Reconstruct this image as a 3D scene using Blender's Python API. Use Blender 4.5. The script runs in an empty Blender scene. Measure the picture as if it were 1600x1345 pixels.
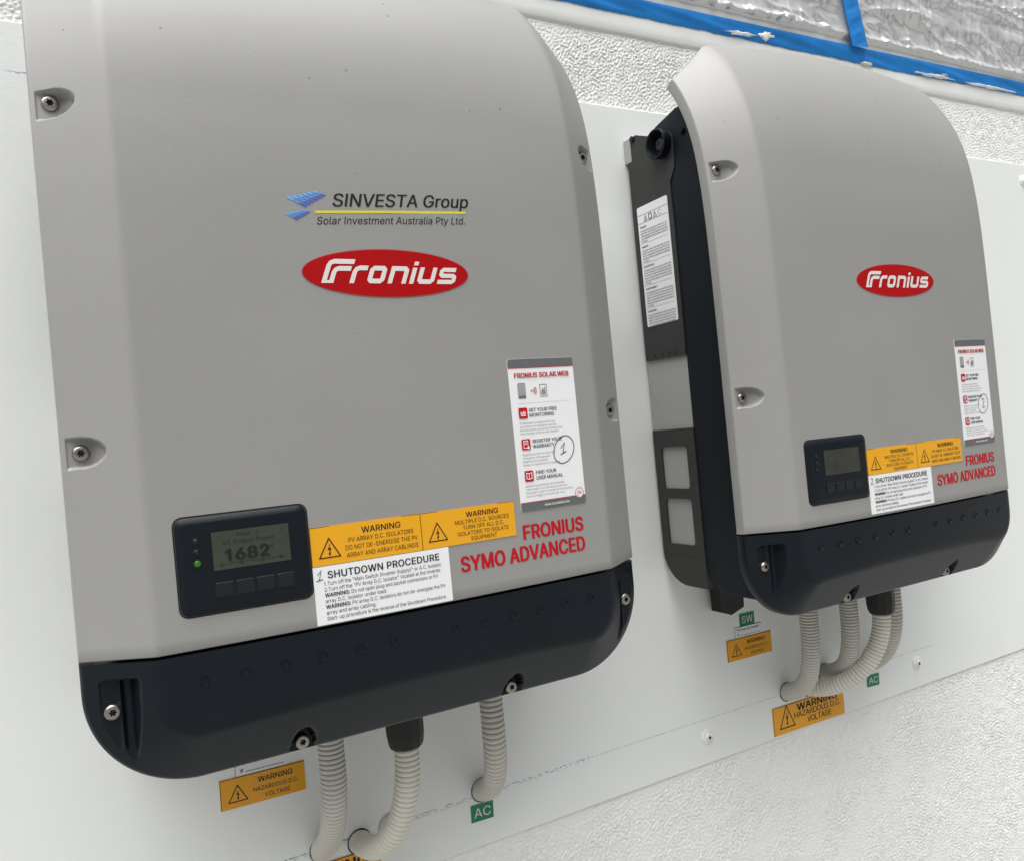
import bpy, math, random
import numpy as np
from mathutils import Vector, Matrix

random.seed(7)
rng = np.random.default_rng(7)
scene = bpy.context.scene
C = scene.collection

# ------------------------------------------------------------------ camera
def cam_axes(yaw, pit, rol):
    fw = np.array([math.sin(yaw)*math.cos(pit), math.cos(yaw)*math.cos(pit), math.sin(pit)])
    r = np.cross(fw, [0, 0, 1]); r /= np.linalg.norm(r); u = np.cross(r, fw)
    c, s = math.cos(rol), math.sin(rol)
    return c*r+s*u, -s*r+c*u, fw
cam_data = bpy.data.cameras.new('camera')
cam = bpy.data.objects.new('camera', cam_data); C.objects.link(cam)
cr, cu, cf = cam_axes(0.5012, 0.0075, -0.0925)
cam.matrix_world = Matrix(((cr[0], cu[0], -cf[0], -0.2473), (cr[1], cu[1], -cf[1], -0.8636),
                           (cr[2], cu[2], -cf[2], 0.3399), (0, 0, 0, 1)))
cam_data.sensor_fit = 'HORIZONTAL'; cam_data.sensor_width = 36.0
cam_data.lens = 1258.97/1600*36.0
cam_data.clip_start = 0.01; cam_data.clip_end = 500
scene.camera = cam

# ------------------------------------------------------------------ world and sun (overcast)
SUN_EL, SUN_AZ = math.radians(74), math.radians(244)     # azimuth measured from +y, clockwise
world = bpy.data.worlds.new('World'); scene.world = world; world.use_nodes = True
wn = world.node_tree; wn.nodes.clear()
sky = wn.nodes.new('ShaderNodeTexSky'); sky.sky_type = 'NISHITA'; sky.sun_disc = False
sky.sun_elevation = SUN_EL; sky.sun_rotation = SUN_AZ
sky.air_density = 1.0; sky.dust_density = 6.0; sky.ozone_density = 1.0
hs = wn.nodes.new('ShaderNodeHueSaturation'); hs.inputs['Saturation'].default_value = 0.16
bg = wn.nodes.new('ShaderNodeBackground'); bg.inputs['Strength'].default_value = 0.055
wo = wn.nodes.new('ShaderNodeOutputWorld')
# standard overcast luminance: (1 + 2 sin(elevation)) / 3 of the zenith, the same all the way round
wt = wn.nodes.new('ShaderNodeTexCoord'); wsx = wn.nodes.new('ShaderNodeSeparateXYZ')
wmx = wn.nodes.new('ShaderNodeMath'); wmx.operation = 'MAXIMUM'; wmx.inputs[1].default_value = 0.0
wma = wn.nodes.new('ShaderNodeMath'); wma.operation = 'MULTIPLY_ADD'; wma.inputs[1].default_value = 0.6667; wma.inputs[2].default_value = 0.3333
wmul = wn.nodes.new('ShaderNodeMix'); wmul.data_type = 'RGBA'; wmul.blend_type = 'MULTIPLY'; wmul.inputs['Factor'].default_value = 1.0
wn.links.new(wt.outputs['Generated'], wsx.inputs[0]); wn.links.new(wsx.outputs['Z'], wmx.inputs[0]); wn.links.new(wmx.outputs[0], wma.inputs[0])
wn.links.new(sky.outputs[0], hs.inputs['Color']); wn.links.new(hs.outputs[0], wmul.inputs['A']); wn.links.new(wma.outputs[0], wmul.inputs['B'])
wn.links.new(wmul.outputs['Result'], bg.inputs['Color'])
wn.links.new(bg.outputs[0], wo.inputs['Surface'])
sd = bpy.data.lights.new('sun', 'SUN'); sd.energy = 1.5; sd.angle = math.radians(80); sd.color = (1.0, 0.995, 0.975)
sun = bpy.data.objects.new('sun', sd); C.objects.link(sun)
sdir = Vector((math.sin(SUN_AZ)*math.cos(SUN_EL), math.cos(SUN_AZ)*math.cos(SUN_EL), math.sin(SUN_EL)))
sun.rotation_euler = sdir.to_track_quat('Z', 'Y').to_euler(); sun.location = sdir*6

vs = scene.view_settings
vs.view_transform = 'Standard'; vs.look = 'None'; vs.gamma = 1.0; vs.use_curve_mapping = False
vs.exposure = 1.76

# ------------------------------------------------------------------ helpers
def obj(name, verts, faces, mat, parent=None, org=(0, 0, 0), smooth=None):
    me = bpy.data.meshes.new(name)
    v = np.asarray(verts, dtype=float)-np.asarray(org, dtype=float)
    me.from_pydata(v.tolist(), [], [list(map(int, f)) for f in faces] if not isinstance(faces, np.ndarray) else faces.tolist())
    me.validate(); me.update()
    if smooth is not None:
        me.polygons.foreach_set('use_smooth', [True]*len(me.polygons))
        me.set_sharp_from_angle(angle=math.radians(smooth))
    if mat: me.materials.append(mat)
    o = bpy.data.objects.new(name, me); C.objects.link(o)
    if parent: o.parent = parent
    else: o.location = org
    return o
def tag(o, label=None, cat=None, group=None, kind=None):
    if label: o['label'] = label
    if cat: o['category'] = cat
    if group: o['group'] = group
    if kind: o['kind'] = kind
    return o
def empty(name, loc):
    e = bpy.data.objects.new(name, None); C.objects.link(e); e.location = loc; e.empty_display_size = 0.05
    return e
class MB:
    def __init__(s): s.v = []; s.f = []
    def add(s, v, f):
        b = len(s.v); s.v += [tuple(map(float, p)) for p in v]; s.f += [[int(i)+b for i in q] for q in f]
    def box(s, x0, x1, y0, y1, z0, z1):
        s.add([(x, y, z) for z in (z0, z1) for y in (y0, y1) for x in (x0, x1)],
              [(0, 2, 3, 1), (4, 5, 7, 6), (0, 1, 5, 4), (2, 6, 7, 3), (0, 4, 6, 2), (1, 3, 7, 5)])
    def lathe(s, prof, n, M=None, capend=True):
        """prof: (r, h) pairs, axis local z; M maps to place"""
        vs_, fs = [], []
        for r, h in prof:
            for k in range(n):
                a = 2*math.pi*k/n; vs_.append(Vector((r*math.cos(a), r*math.sin(a), h)))
        for i in range(len(prof)-1):
            for k in range(n):
                k2 = (k+1) % n; fs.append((i*n+k, i*n+k2, (i+1)*n+k2, (i+1)*n+k))
        if capend: fs.append([(len(prof)-1)*n+k for k in range(n)])
        if M is not None: vs_ = [M @ p for p in vs_]
        s.add(vs_, fs)
    def extr(s, poly, x0, x1, ch=0.0):
        """(y, z) polygon extruded along x, optional chamfer of the ends"""
        n = len(poly); cy = sum(p[0] for p in poly)/n; cz = sum(p[1] for p in poly)/n
        def ring(x, k): return [(x, cy+(p[0]-cy)*k, cz+(p[1]-cz)*k) for p in poly]
        R = [ring(x0, 1), ring(x1, 1)]
        if ch:
            k = 1-ch/0.12; R = [ring(x0, k), ring(x0+ch, 1), ring(x1-ch, 1), ring(x1, k)]
        v = [p for r in R for p in r]; m = len(R); f = []
        for i in range(m-1):
            for k in range(n):
                k2 = (k+1) % n; f.append((i*n+k, (i+1)*n+k, (i+1)*n+k2, i*n+k2))
        f.append(list(range(n))[::1]); f.append([(m-1)*n+k for k in range(n)][::-1])
        s.add(v, f)
    def build(s, name, mat, parent=None, org=(0, 0, 0), smooth=None): return obj(name, s.v, s.f, mat, parent, org, smooth)
def gridfaces(nr, nc):
    i = np.arange(nr-1)[:, None]*nc+np.arange(nc-1)[None, :]
    return np.stack([i, i+1, i+nc+1, i+nc], -1).reshape(-1, 4)
def sstep(a, b, x):
    t = np.clip((np.asarray(x, float)-a)/(b-a), 0, 1); return t*t*(3-2*t)
def smin(a, b, k):
    h = np.clip(0.5+0.5*(b-a)/k, 0, 1); return b*(1-h)+a*h-k*h*(1-h)
def noise2(nx, nz, step, scale, seed, aniso=1.0):
    """band-limited noise image, unit variance, feature size `scale` metres"""
    g = np.random.default_rng(seed).standard_normal((nz, nx))
    fx = np.fft.fftfreq(nx, step)[None, :]; fz = np.fft.fftfreq(nz, step)[:, None]
    k = np.sqrt((fx*aniso)**2+fz**2)*scale
    w = np.exp(-((k-0.8)/0.35)**2)
    o = np.real(np.fft.ifft2(np.fft.fft2(g)*w)); return o/o.std()

# ------------------------------------------------------------------ materials
def mat(name, col, rough=0.5, spec=0.5, metal=0.0, bump=None, var=None, coat=0.0):
    m = bpy.data.materials.new(name); m.use_nodes = True
    nt = m.node_tree; b = nt.nodes['Principled BSDF']
    b.inputs['Base Color'].default_value = (*col, 1); b.inputs['Roughness'].default_value = rough
    b.inputs['Specular IOR Level'].default_value = spec; b.inputs['Metallic'].default_value = metal
    b.inputs['Coat Weight'].default_value = coat
    if bump or var: tc = nt.nodes.new('ShaderNodeTexCoord')
    if bump:
        prev = None
        for sc, st, dist in bump:
            n = nt.nodes.new('ShaderNodeTexNoise'); n.inputs['Scale'].default_value = sc; n.inputs['Detail'].default_value = 3
            nt.links.new(tc.outputs['Object'], n.inputs['Vector'])
            bp = nt.nodes.new('ShaderNodeBump'); bp.inputs['Strength'].default_value = st; bp.inputs['Distance'].default_value = dist
            nt.links.new(n.outputs['Fac'], bp.inputs['Height'])
            if prev: nt.links.new(prev.outputs[0], bp.inputs['Normal'])
            prev = bp
        nt.links.new(prev.outputs[0], b.inputs['Normal'])
    if var:
        sc, amt = var
        n = nt.nodes.new('ShaderNodeTexNoise'); n.inputs['Scale'].default_value = sc; n.inputs['Detail'].default_value = 6
        nt.links.new(tc.outputs['Object'], n.inputs['Vector'])
        mr = nt.nodes.new('ShaderNodeMapRange'); mr.inputs['From Min'].default_value = 0.3; mr.inputs['From Max'].default_value = 0.7
        mr.inputs['To Min'].default_value = 1-amt; mr.inputs['To Max'].default_value = 1+amt
        nt.links.new(n.outputs['Fac'], mr.inputs['Value'])
        mx = nt.nodes.new('ShaderNodeMix'); mx.data_type = 'RGBA'; mx.blend_type = 'MULTIPLY'; mx.inputs['Factor'].default_value = 1
        mx.inputs['A'].default_value = (*col, 1); nt.links.new(mr.outputs[0], mx.inputs['B'])
        nt.links.new(mx.outputs['Result'], b.inputs['Base Color'])
        m['mixcol'] = mx.name
    return m
M = {}
M['cover'] = mat('light_grey_plastic', (0.284, 0.281, 0.270), 0.46, 0.55, bump=[(850, 0.22, 0.0005), (2200, 0.15, 0.0003)], var=(6, 0.035))
def add_specks(m, scale=62, size=0.10, thr=0.52, k=0.75):
    """small dirt specks with shapes of their own, sparse"""
    nt = m.node_tree; b = nt.nodes['Principled BSDF']; tc = [n for n in nt.nodes if n.type == 'TEX_COORD'][0]
    src = b.inputs['Base Color'].links[0].from_socket
    v = nt.nodes.new('ShaderNodeTexVoronoi'); v.inputs['Scale'].default_value = scale
    nt.links.new(tc.outputs['Object'], v.inputs['Vector'])
    sep = nt.nodes.new('ShaderNodeSeparateColor'); nt.links.new(v.outputs['Color'], sep.inputs[0])
    sel = nt.nodes.new('ShaderNodeMapRange'); sel.inputs['From Min'].default_value = thr; sel.inputs['From Max'].default_value = 1.0
    sel.inputs['To Min'].default_value = 0.0; sel.inputs['To Max'].default_value = size
    nt.links.new(sep.outputs[0], sel.inputs['Value'])
    sx = nt.nodes.new('ShaderNodeSeparateXYZ'); nt.links.new(tc.outputs['Object'], sx.inputs[0])
    hz = nt.nodes.new('ShaderNodeMapRange'); hz.inputs['From Min'].default_value = 0.25; hz.inputs['From Max'].default_value = 0.62
    hz.inputs['To Min'].default_value = 0.35; hz.inputs['To Max'].default_value = 1.0; nt.links.new(sx.outputs['Z'], hz.inputs['Value'])
    sm = nt.nodes.new('ShaderNodeMath'); sm.operation = 'MULTIPLY'; nt.links.new(sel.outputs[0], sm.inputs[0]); nt.links.new(hz.outputs[0], sm.inputs[1])
    lt = nt.nodes.new('ShaderNodeMath'); lt.operation = 'LESS_THAN'
    nt.links.new(v.outputs['Distance'], lt.inputs[0]); nt.links.new(sm.outputs[0], lt.inputs[1])
    mx = nt.nodes.new('ShaderNodeMix'); mx.data_type = 'RGBA'
    mx.inputs['B'].default_value = (0.12, 0.11, 0.10, 1)
    sc = nt.nodes.new('ShaderNodeMath'); sc.operation = 'MULTIPLY'; sc.inputs[1].default_value = k
    nt.links.new(lt.outputs[0], sc.inputs[0]); nt.links.new(sc.outputs[0], mx.inputs['Factor'])
    nt.links.new(src, mx.inputs['A']); nt.links.new(mx.outputs['Result'], b.inputs['Base Color'])
add_specks(M['cover'])
M['dark'] = mat('navy_black_plastic', (0.0032, 0.0060, 0.0105), 0.40, 0.26, bump=[(1800, 0.10, 0.0003)], var=(14, 0.10))
M['body'] = mat('navy_black_housing', (0.0035, 0.0065, 0.0110), 0.5, 0.22, var=(10, 0.12))
M['key'] = mat('charcoal_key', (0.0045, 0.0065, 0.009), 0.4, 0.4)
M['black'] = mat('black_plastic', (0.006, 0.006, 0.007), 0.45, 0.4)
M['plate'] = mat('dark_grey_bracket', (0.034, 0.034, 0.033), 0.55, 0.35, metal=0.0, bump=[(700, 0.12, 0.0004)], var=(160, 0.12))
M['alu'] = mat('grey_aluminium', (0.34, 0.335, 0.325), 0.55, 0.4, metal=0.0, bump=[(900, 0.1, 0.0002)], var=(12, 0.05))
M['tab'] = mat('pale_zinc', (0.42, 0.42, 0.41), 0.5, 0.5, metal=0.4)
M['steel'] = mat('stainless_steel', (0.36, 0.335, 0.31), 0.34, 0.5, metal=1.0, bump=[(900, 0.15, 0.0003)])
M['screwhole'] = mat('screw_recess', (0.03, 0.028, 0.026), 0.5)
M['wall'] = mat('white_render', (0.88, 0.885, 0.865), 0.75, 0.25, bump=[(420, 0.30, 0.0008)], var=(5, 0.03))
M['smoothwall'] = mat('smooth_painted_margin', (0.80, 0.815, 0.795), 0.5, 0.4, bump=[(30, 0.25, 0.002), (160, 0.25, 0.0006)], var=(16, 0.05))
M['board'] = mat('white_painted_board', (0.83, 0.85, 0.84), 0.42, 0.4, bump=[(330, 0.28, 0.0005), (70, 0.12, 0.0008)], var=(4, 0.02))
add_specks(M['board'], 30, 0.035, 0.75, 0.45)
M['paint'] = mat('white_paint_daub', (0.82, 0.82, 0.80), 0.45, 0.4, bump=[(120, 0.6, 0.002)])
M['tape'] = mat('blue_masking_tape', (0.010, 0.205, 0.60), 0.5, 0.35, bump=[(40, 0.35, 0.003), (900, 0.3, 0.0004)], var=(22, 0.12))
M['conduit'] = mat('grey_conduit', (0.58, 0.56, 0.51), 0.45, 0.4, var=(20, 0.04))
M['conduit_b'] = mat('cream_conduit', (0.72, 0.70, 0.62), 0.45, 0.4, var=(20, 0.04))
M['yellow'] = mat('amber_label', (0.80, 0.375, 0.008), 0.35, 0.45, bump=[(300, 0.05, 0.0005)])
M['yellow_wall'] = mat('amber_wall_label', (0.80, 0.36, 0.010), 0.35, 0.45, bump=[(300, 0.05, 0.0005)])
M['white'] = mat('white_label', (0.82, 0.83, 0.84), 0.4, 0.45)
M['green'] = mat('green_label', (0.006, 0.20, 0.085), 0.4, 0.45)
M['ink'] = mat('black_ink', (0.012, 0.011, 0.012), 0.5, 0.3)
M['pen'] = mat('marker_pen_ink', (0.02, 0.02, 0.024), 0.5, 0.3)
M['grey_ink'] = mat('grey_ink', (0.16, 0.16, 0.165), 0.5, 0.3)
M['pale_ink'] = mat('pale_grey_ink', (0.34, 0.34, 0.345), 0.5, 0.3)
M['band'] = mat('slate_grey_print', (0.125, 0.13, 0.14), 0.4, 0.4)
M['red'] = mat('red_print', (0.50, 0.006, 0.014), 0.4, 0.25)
M['badge_red'] = mat('red_badge', (0.40, 0.0012, 0.0030), 0.4, 0.22)
M['badge_rim'] = mat('pale_red_rim', (0.42, 0.10, 0.09), 0.4, 0.4)
M['badge_white'] = mat('white_print', (0.72, 0.68, 0.66), 0.4, 0.3)
M['yellow_line'] = mat('lemon_print', (0.66, 0.60, 0.05), 0.4, 0.4)
M['blue1'] = mat('sky_blue_print', (0.16, 0.42, 0.80), 0.4); M['blue2'] = mat('mid_blue_print', (0.10, 0.27, 0.70), 0.4); M['blue3'] = mat('deep_blue_print', (0.055, 0.12, 0.50), 0.4)
M['lcd'] = mat('lcd_glass', (0.034, 0.041, 0.027), 0.12, 0.45, var=(30, 0.15))
M['lcd_off'] = mat('blank_lcd_glass', (0.022, 0.024, 0.017), 0.10, 0.5, var=(60, 0.3))
M['lcd_ink'] = mat('lcd_segment', (0.012, 0.015, 0.011), 0.3, 0.3)
M['lcd_faint'] = mat('lcd_faint_segment', (0.020, 0.025, 0.018), 0.3, 0.3)
M['pencil_blue'] = mat('blue_pencil', (0.20, 0.32, 0.50), 0.7, 0.2); M['pencil'] = mat('grey_pencil', (0.32, 0.33, 0.34), 0.7, 0.2)
M['frame'] = mat('charcoal_window_frame', (0.030, 0.030, 0.032), 0.45, 0.4, bump=[(900, 0.1, 0.0003)])
M['glass'] = mat('dark_window_glass', (0.05, 0.052, 0.055), 0.05, 0.6)
M['ground'] = mat('concrete_ground', (0.20, 0.20, 0.19), 0.85, 0.3, bump=[(40, 0.4, 0.004)], var=(2.5, 0.12))
led = mat('green_led', (0.015, 0.10, 0.008), 0.15); M['led'] = led
led.node_tree.nodes['Principled BSDF'].inputs['Emission Color'].default_value = (0.22, 0.8, 0.04, 1)
led.node_tree.nodes['Principled BSDF'].inputs['Emission Strength'].default_value = 0.02
def film_mat():
    m = bpy.data.materials.new('clear_masking_film'); m.use_nodes = True; nt = m.node_tree
    b = nt.nodes['Principled BSDF']; out = nt.nodes['Material Output']
    b.inputs['Base Color'].default_value = (0.90, 0.905, 0.905, 1); b.inputs['Roughness'].default_value = 0.35
    b.inputs['Specular IOR Level'].default_value = 1.0
    tr = nt.nodes.new('ShaderNodeBsdfTransparent'); tr.inputs['Color'].default_value = (0.93, 0.93, 0.93, 1)
    gl = nt.nodes.new('ShaderNodeBsdfGlossy'); gl.inputs['Roughness'].default_value = 0.09; gl.inputs['Color'].default_value = (0.95, 0.95, 0.95, 1)
    mg = nt.nodes.new('ShaderNodeMixShader'); mg.inputs[0].default_value = 0.42
    nt.links.new(b.outputs[0], mg.inputs[1]); nt.links.new(gl.outputs[0], mg.inputs[2])
    lw = nt.nodes.new('ShaderNodeLayerWeight'); lw.inputs['Blend'].default_value = 0.35
    mr = nt.nodes.new('ShaderNodeMapRange'); mr.inputs['To Min'].default_value = 0.70; mr.inputs['To Max'].default_value = 0.95
    nt.links.new(lw.outputs['Facing'], mr.inputs['Value'])
    mx = nt.nodes.new('ShaderNodeMixShader'); nt.links.new(mr.outputs[0], mx.inputs[0])
    nt.links.new(tr.outputs[0], mx.inputs[1]); nt.links.new(mg.outputs[0], mx.inputs[2])
    nt.links.new(mx.outputs[0], out.inputs['Surface'])
    tc = nt.nodes.new('ShaderNodeTexCoord'); n = nt.nodes.new('ShaderNodeTexNoise'); n.inputs['Scale'].default_value = 55; n.inputs['Detail'].default_value = 4
    mp = nt.nodes.new('ShaderNodeMapping'); mp.inputs['Scale'].default_value = (0.35, 1, 1.6)
    nt.links.new(tc.outputs['Object'], mp.inputs['Vector']); nt.links.new(mp.outputs[0], n.inputs['Vector'])
    bp = nt.nodes.new('ShaderNodeBump'); bp.inputs['Strength'].default_value = 0.2; bp.inputs['Distance'].default_value = 0.002
    nt.links.new(n.outputs['Fac'], bp.inputs['Height']); nt.links.new(bp.outputs[0], b.inputs['Normal']); nt.links.new(bp.outputs[0], gl.inputs['Normal'])
    return m
M['film'] = film_mat()

# ------------------------------------------------------------------ flat print (lettering, strokes) laid on a surface
_tc = {}
try:      # the sans that ships inside Blender; the built-in font otherwise
    import os
    FONT = bpy.data.fonts.load(os.path.join(bpy.utils.resource_path('LOCAL'), 'datafiles', 'fonts', 'Inter.woff2'))
except Exception:
    FONT = None
from mathutils.geometry import delaunay_2d_cdt
def _outline(body):
    cu_ = bpy.data.curves.new('t', 'FONT'); cu_.body = body; cu_.size = 1.0; cu_.resolution_u = 2; cu_.fill_mode = 'NONE'
    if FONT: cu_.font = FONT
    o = bpy.data.objects.new('t', cu_); me = bpy.data.meshes.new_from_object(o)
    v = np.array([p.co[:2] for p in me.vertices]).reshape(-1, 2); e = [tuple(x.vertices) for x in me.edges]
    bpy.data.objects.remove(o); bpy.data.curves.remove(cu_); bpy.data.meshes.remove(me)
    return v, e
_HH = None
def glyph(ch):
    """(verts, triangles, advance) of one character, filled by winding number"""
    global _HH
    if ch in _tc: return _tc[ch]
    if _HH is None: _HH = _outline('HH')[0][:, 0].max()
    if ch in 'I1':          # plain stem forms without slabs
        hv = _outline('H')[0]; cap = hv[:, 1].max(); xs_ = sorted(set(np.round(hv[:, 0], 4))); st = xs_[1]-xs_[0]
        if ch == 'I': _tc[ch] = (np.array([(0.062, 0), (0.062+st, 0), (0.062+st, cap), (0.062, cap)]), [[0, 1, 2, 3]], 0.124+st)
        else:
            x = 0.20; _tc[ch] = (np.array([(x, 0), (x+st, 0), (x+st, cap), (x+0.15*st, cap), (x-1.55*st, cap*0.80), (x-1.55*st, cap*0.68), (x, cap*0.78)]), [[0, 1, 2, 3, 6], [3, 4, 5, 6]], 0.40)
        return _tc[ch]
    adv = _outline('H'+ch+'H')[0][:, 0].max()-_HH
    v, e = _outline(ch); V, F = np.zeros((0, 2)), []
    if len(v):
        r_ = delaunay_2d_cdt([Vector(p) for p in v], e, [], 1, 1e-6)
        V = np.array([tuple(p) for p in r_[0]]); T = [q for q in r_[2]]
        c = np.array([V[list(q)].mean(0) for q in T])
        # directed loops: walk the edges in order
        nxt = {}
        for a, b in e: nxt.setdefault(a, []).append(b); nxt.setdefault(b, []).append(a)
        seen, D = set(), []
        for st in range(len(v)):
            if st in seen: continue
            cur, prev = st, None
            while True:
                seen.add(cur); o_ = [k for k in nxt.get(cur, []) if k != prev]
                if prev is None: o_ = [k for k in o_ if k == cur+1] or o_
                if not o_: break
                D.append((cur, o_[0])); prev, cur = cur, o_[0]
                if cur == st: break
        P, Q = v[[d[0] for d in D]], v[[d[1] for d in D]]
        w = np.zeros(len(c))
        for k in range(len(c)):
            x, y = c[k]
            side = (Q[:, 0]-P[:, 0])*(y-P[:, 1])-(x-P[:, 0])*(Q[:, 1]-P[:, 1])
            w[k] = np.sum((P[:, 1] <= y) & (Q[:, 1] > y) & (side > 0))-np.sum((P[:, 1] > y) & (Q[:, 1] <= y) & (side < 0))
        F = [list(T[k]) for k in range(len(c)) if w[k] != 0]
    _tc[ch] = (V, F, adv); return _tc[ch]
def text_mesh(t, bold, shear, space):
    X = 0.0; vs_, fs = [], []; n = 0
    for ch in t:
        V, F, adv = glyph(ch)
        if len(F):
            vs_.append(np.stack([V[:, 0]+X+shear*V[:, 1], V[:, 1]], -1)); fs += [[i+n for i in q] for q in F]; n += len(V)
        X += adv+(space-1.0)*0.35
    return np.concatenate(vs_), fs
CAP = None
class Print:
    """2-D drawing in (x, z) metres"""
    def __init__(s): s.v = []; s.f = []
    def poly(s, pts): b = len(s.v); s.v += [tuple(p) for p in pts]; s.f.append(list(range(b, b+len(pts)))); return s
    def rect(s, x0, z0, x1, z1):
        n = max(1, int(abs(x1-x0)/0.008)); q = (x1-x0)/n
        for k in range(n): s.poly([(x0+k*q, z0), (x0+(k+1)*q, z0), (x0+(k+1)*q, z1), (x0+k*q, z1)])
        return s
    def band(s, x0, z0, x1, z1, r, round_top):
        xs_ = sorted(set(list(np.linspace(x0, x1, 11))+[x0+r*k for k in (0.15, 0.4, 1)]+[x1-r*k for k in (0.15, 0.4, 1)]))
        def ins(x): q = min(x-x0, x1-x); return r-math.sqrt(max(r*r-(r-q)**2, 0)) if q < r else 0.0
        for a, b in zip(xs_[:-1], xs_[1:]):
            if round_top: s.poly([(a, z0), (b, z0), (b, z1-ins(b)), (a, z1-ins(a))])
            else: s.poly([(a, z0+ins(a)), (b, z0+ins(b)), (b, z1), (a, z1)])
        return s
    def rrect(s, x0, z0, x1, z1, r, n=5):
        p = []
        for cx, cz, a0 in ((x1-r, z0+r, -90), (x1-r, z1-r, 0), (x0+r, z1-r, 90), (x0+r, z0+r, 180)):
            for k in range(n+1):
                a = math.radians(a0+90*k/n); p.append((cx+r*math.cos(a), cz+r*math.sin(a)))
        return s.poly(p)
    def disc(s, cx, cz, r, n=24, rz=None): return s.poly([(cx+r*math.cos(2*math.pi*k/n), cz+(rz or r)*math.sin(2*math.pi*k/n)) for k in range(n)])
    def stroke(s, pts, w, closed=False):
        p = np.array(pts, float); n = len(p)
        L, R = [], []
        for i in range(n):
            a = p[i-1] if (i > 0 or closed) else None; c = p[(i+1) % n] if (i < n-1 or closed) else None
            d1 = (p[i]-a)/max(np.linalg.norm(p[i]-a), 1e-9) if a is not None else None
            d2 = (c-p[i])/max(np.linalg.norm(c-p[i]), 1e-9) if c is not None else None
            if d1 is None: d1 = d2
            if d2 is None: d2 = d1
            n1 = np.array([-d1[1], d1[0]]); n2 = np.array([-d2[1], d2[0]]); m = n1+n2; m /= max(np.linalg.norm(m), 1e-9)
            k = min(1/max(m@n1, 0.35), 2.2)
            L.append(p[i]+m*k*w/2); R.append(p[i]-m*k*w/2)
        b = len(s.v)
        for a, c in zip(L, R): s.v += [tuple(a), tuple(c)]
        for i in range(n if closed else n-1):
            j = (i+1) % n; s.f.append([b+2*i+1, b+2*j+1, b+2*j, b+2*i])
        return s
    def text(s, t, x0, x1, z, cap, bold=0.0, shear=0.0, space=1.0, align='fit'):
        global CAP
        if CAP is None: CAP = text_mesh('H', 0, 0, 1.0)[0][:, 1].max()
        v, f = text_mesh(t, 0.0, shear, space)
        sc = cap/CAP; a, b_ = v[:, 0].min(), v[:, 0].max()
        if align == 'fit': sx = (x1-x0)/(b_-a); off = x0-a*sx
        else:
            sx = sc*0.86
            if (b_-a)*sx > (x1-x0): sx = (x1-x0)/(b_-a)
            off = x0-a*sx if align == 'left' else (x0+x1)/2-(a+b_)/2*sx
        # heavier weights: a few copies shifted sideways, each a hair above the one before
        e = bold*0.9*min(sx, sc)
        sh = [0.0] if bold < 0.006 else ([-e, 0.0, e] if bold < 0.015 else [-e, -e/2, 0.0, e/2, e])
        for k, dx_ in enumerate(sh):
            b = len(s.v)
            s.v += [(p[0]*sx+off+dx_, z+p[1]*sc+(0.35*e if k % 2 else -0.35*e)*(len(sh) > 3), k*0.00003) for p in v]; s.f += [[i+b for i in q] for q in f]
        return s
    def rot(s, ang, cx, cz):
        c, n = math.cos(ang), math.sin(ang)
        s.v = [(cx+c*(p[0]-cx)-n*(p[1]-cz), cz+n*(p[0]-cx)+c*(p[1]-cz), *p[2:]) for p in s.v]; return s
    def build(s, name, m, parent, fn, off, org): return obj(name, [fn(p[0], p[1], off+(p[2] if len(p) > 2 else 0.0)) for p in s.v], s.f, m, parent, org)
def patch(name, x0, x1, z0, z1, m, parent, fn, off, org, nx=8, nz=6, ang=0.0, r=0.0):
    """thin sticker following the surface: front sheet plus rim"""
    cx, cz = (x0+x1)/2, (z0+z1)/2; c, n = math.cos(ang), math.sin(ang)
    def P(x, z, o): return fn(cx+c*(x-cx)-n*(z-cz), cz+n*(x-cx)+c*(z-cz), o)
    xs = list(np.linspace(x0, x1, nx+1)); v = []
    if r:
        xs = sorted(set(xs+[x0+r*(1-math.cos(a)) for a in np.radians([30, 60, 90])]+[x1-r*(1-math.cos(a)) for a in np.radians([30, 60, 90])]))
    zz = np.linspace(0, 1, nz+1)
    for t in zz:
        for x in xs:
            ins = 0.0
            if r:
                q = min(x-x0, x1-x)
                if q < r: ins = r-math.sqrt(max(r*r-(r-q)**2, 0))
            v.append(P(x, z0+ins+(z1-z0-2*ins)*t, off))
    nc = len(xs); f = gridfaces(nz+1, nc).tolist()
    loop = list(range(nc))+[k*nc+nc-1 for k in range(1, nz+1)]+[nz*nc+k for k in range(nc-2, -1, -1)]+[k*nc for k in range(nz-1, 0, -1)]
    b = len(v)
    for i in loop:
        j, k = divmod(i, nc); x = xs[k]; ins = 0.0
        if r:
            q = min(x-x0, x1-x)
            if q < r: ins = r-math.sqrt(max(r*r-(r-q)**2, 0))
        v.append(P(x, z0+ins+(z1-z0-2*ins)*zz[j], 0.00002))
    L = len(loop)
    for i in range(L): f.append([loop[i], b+i, b+(i+1) % L, loop[(i+1) % L]])
    return obj(name, v, f, m, parent, org)

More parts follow.
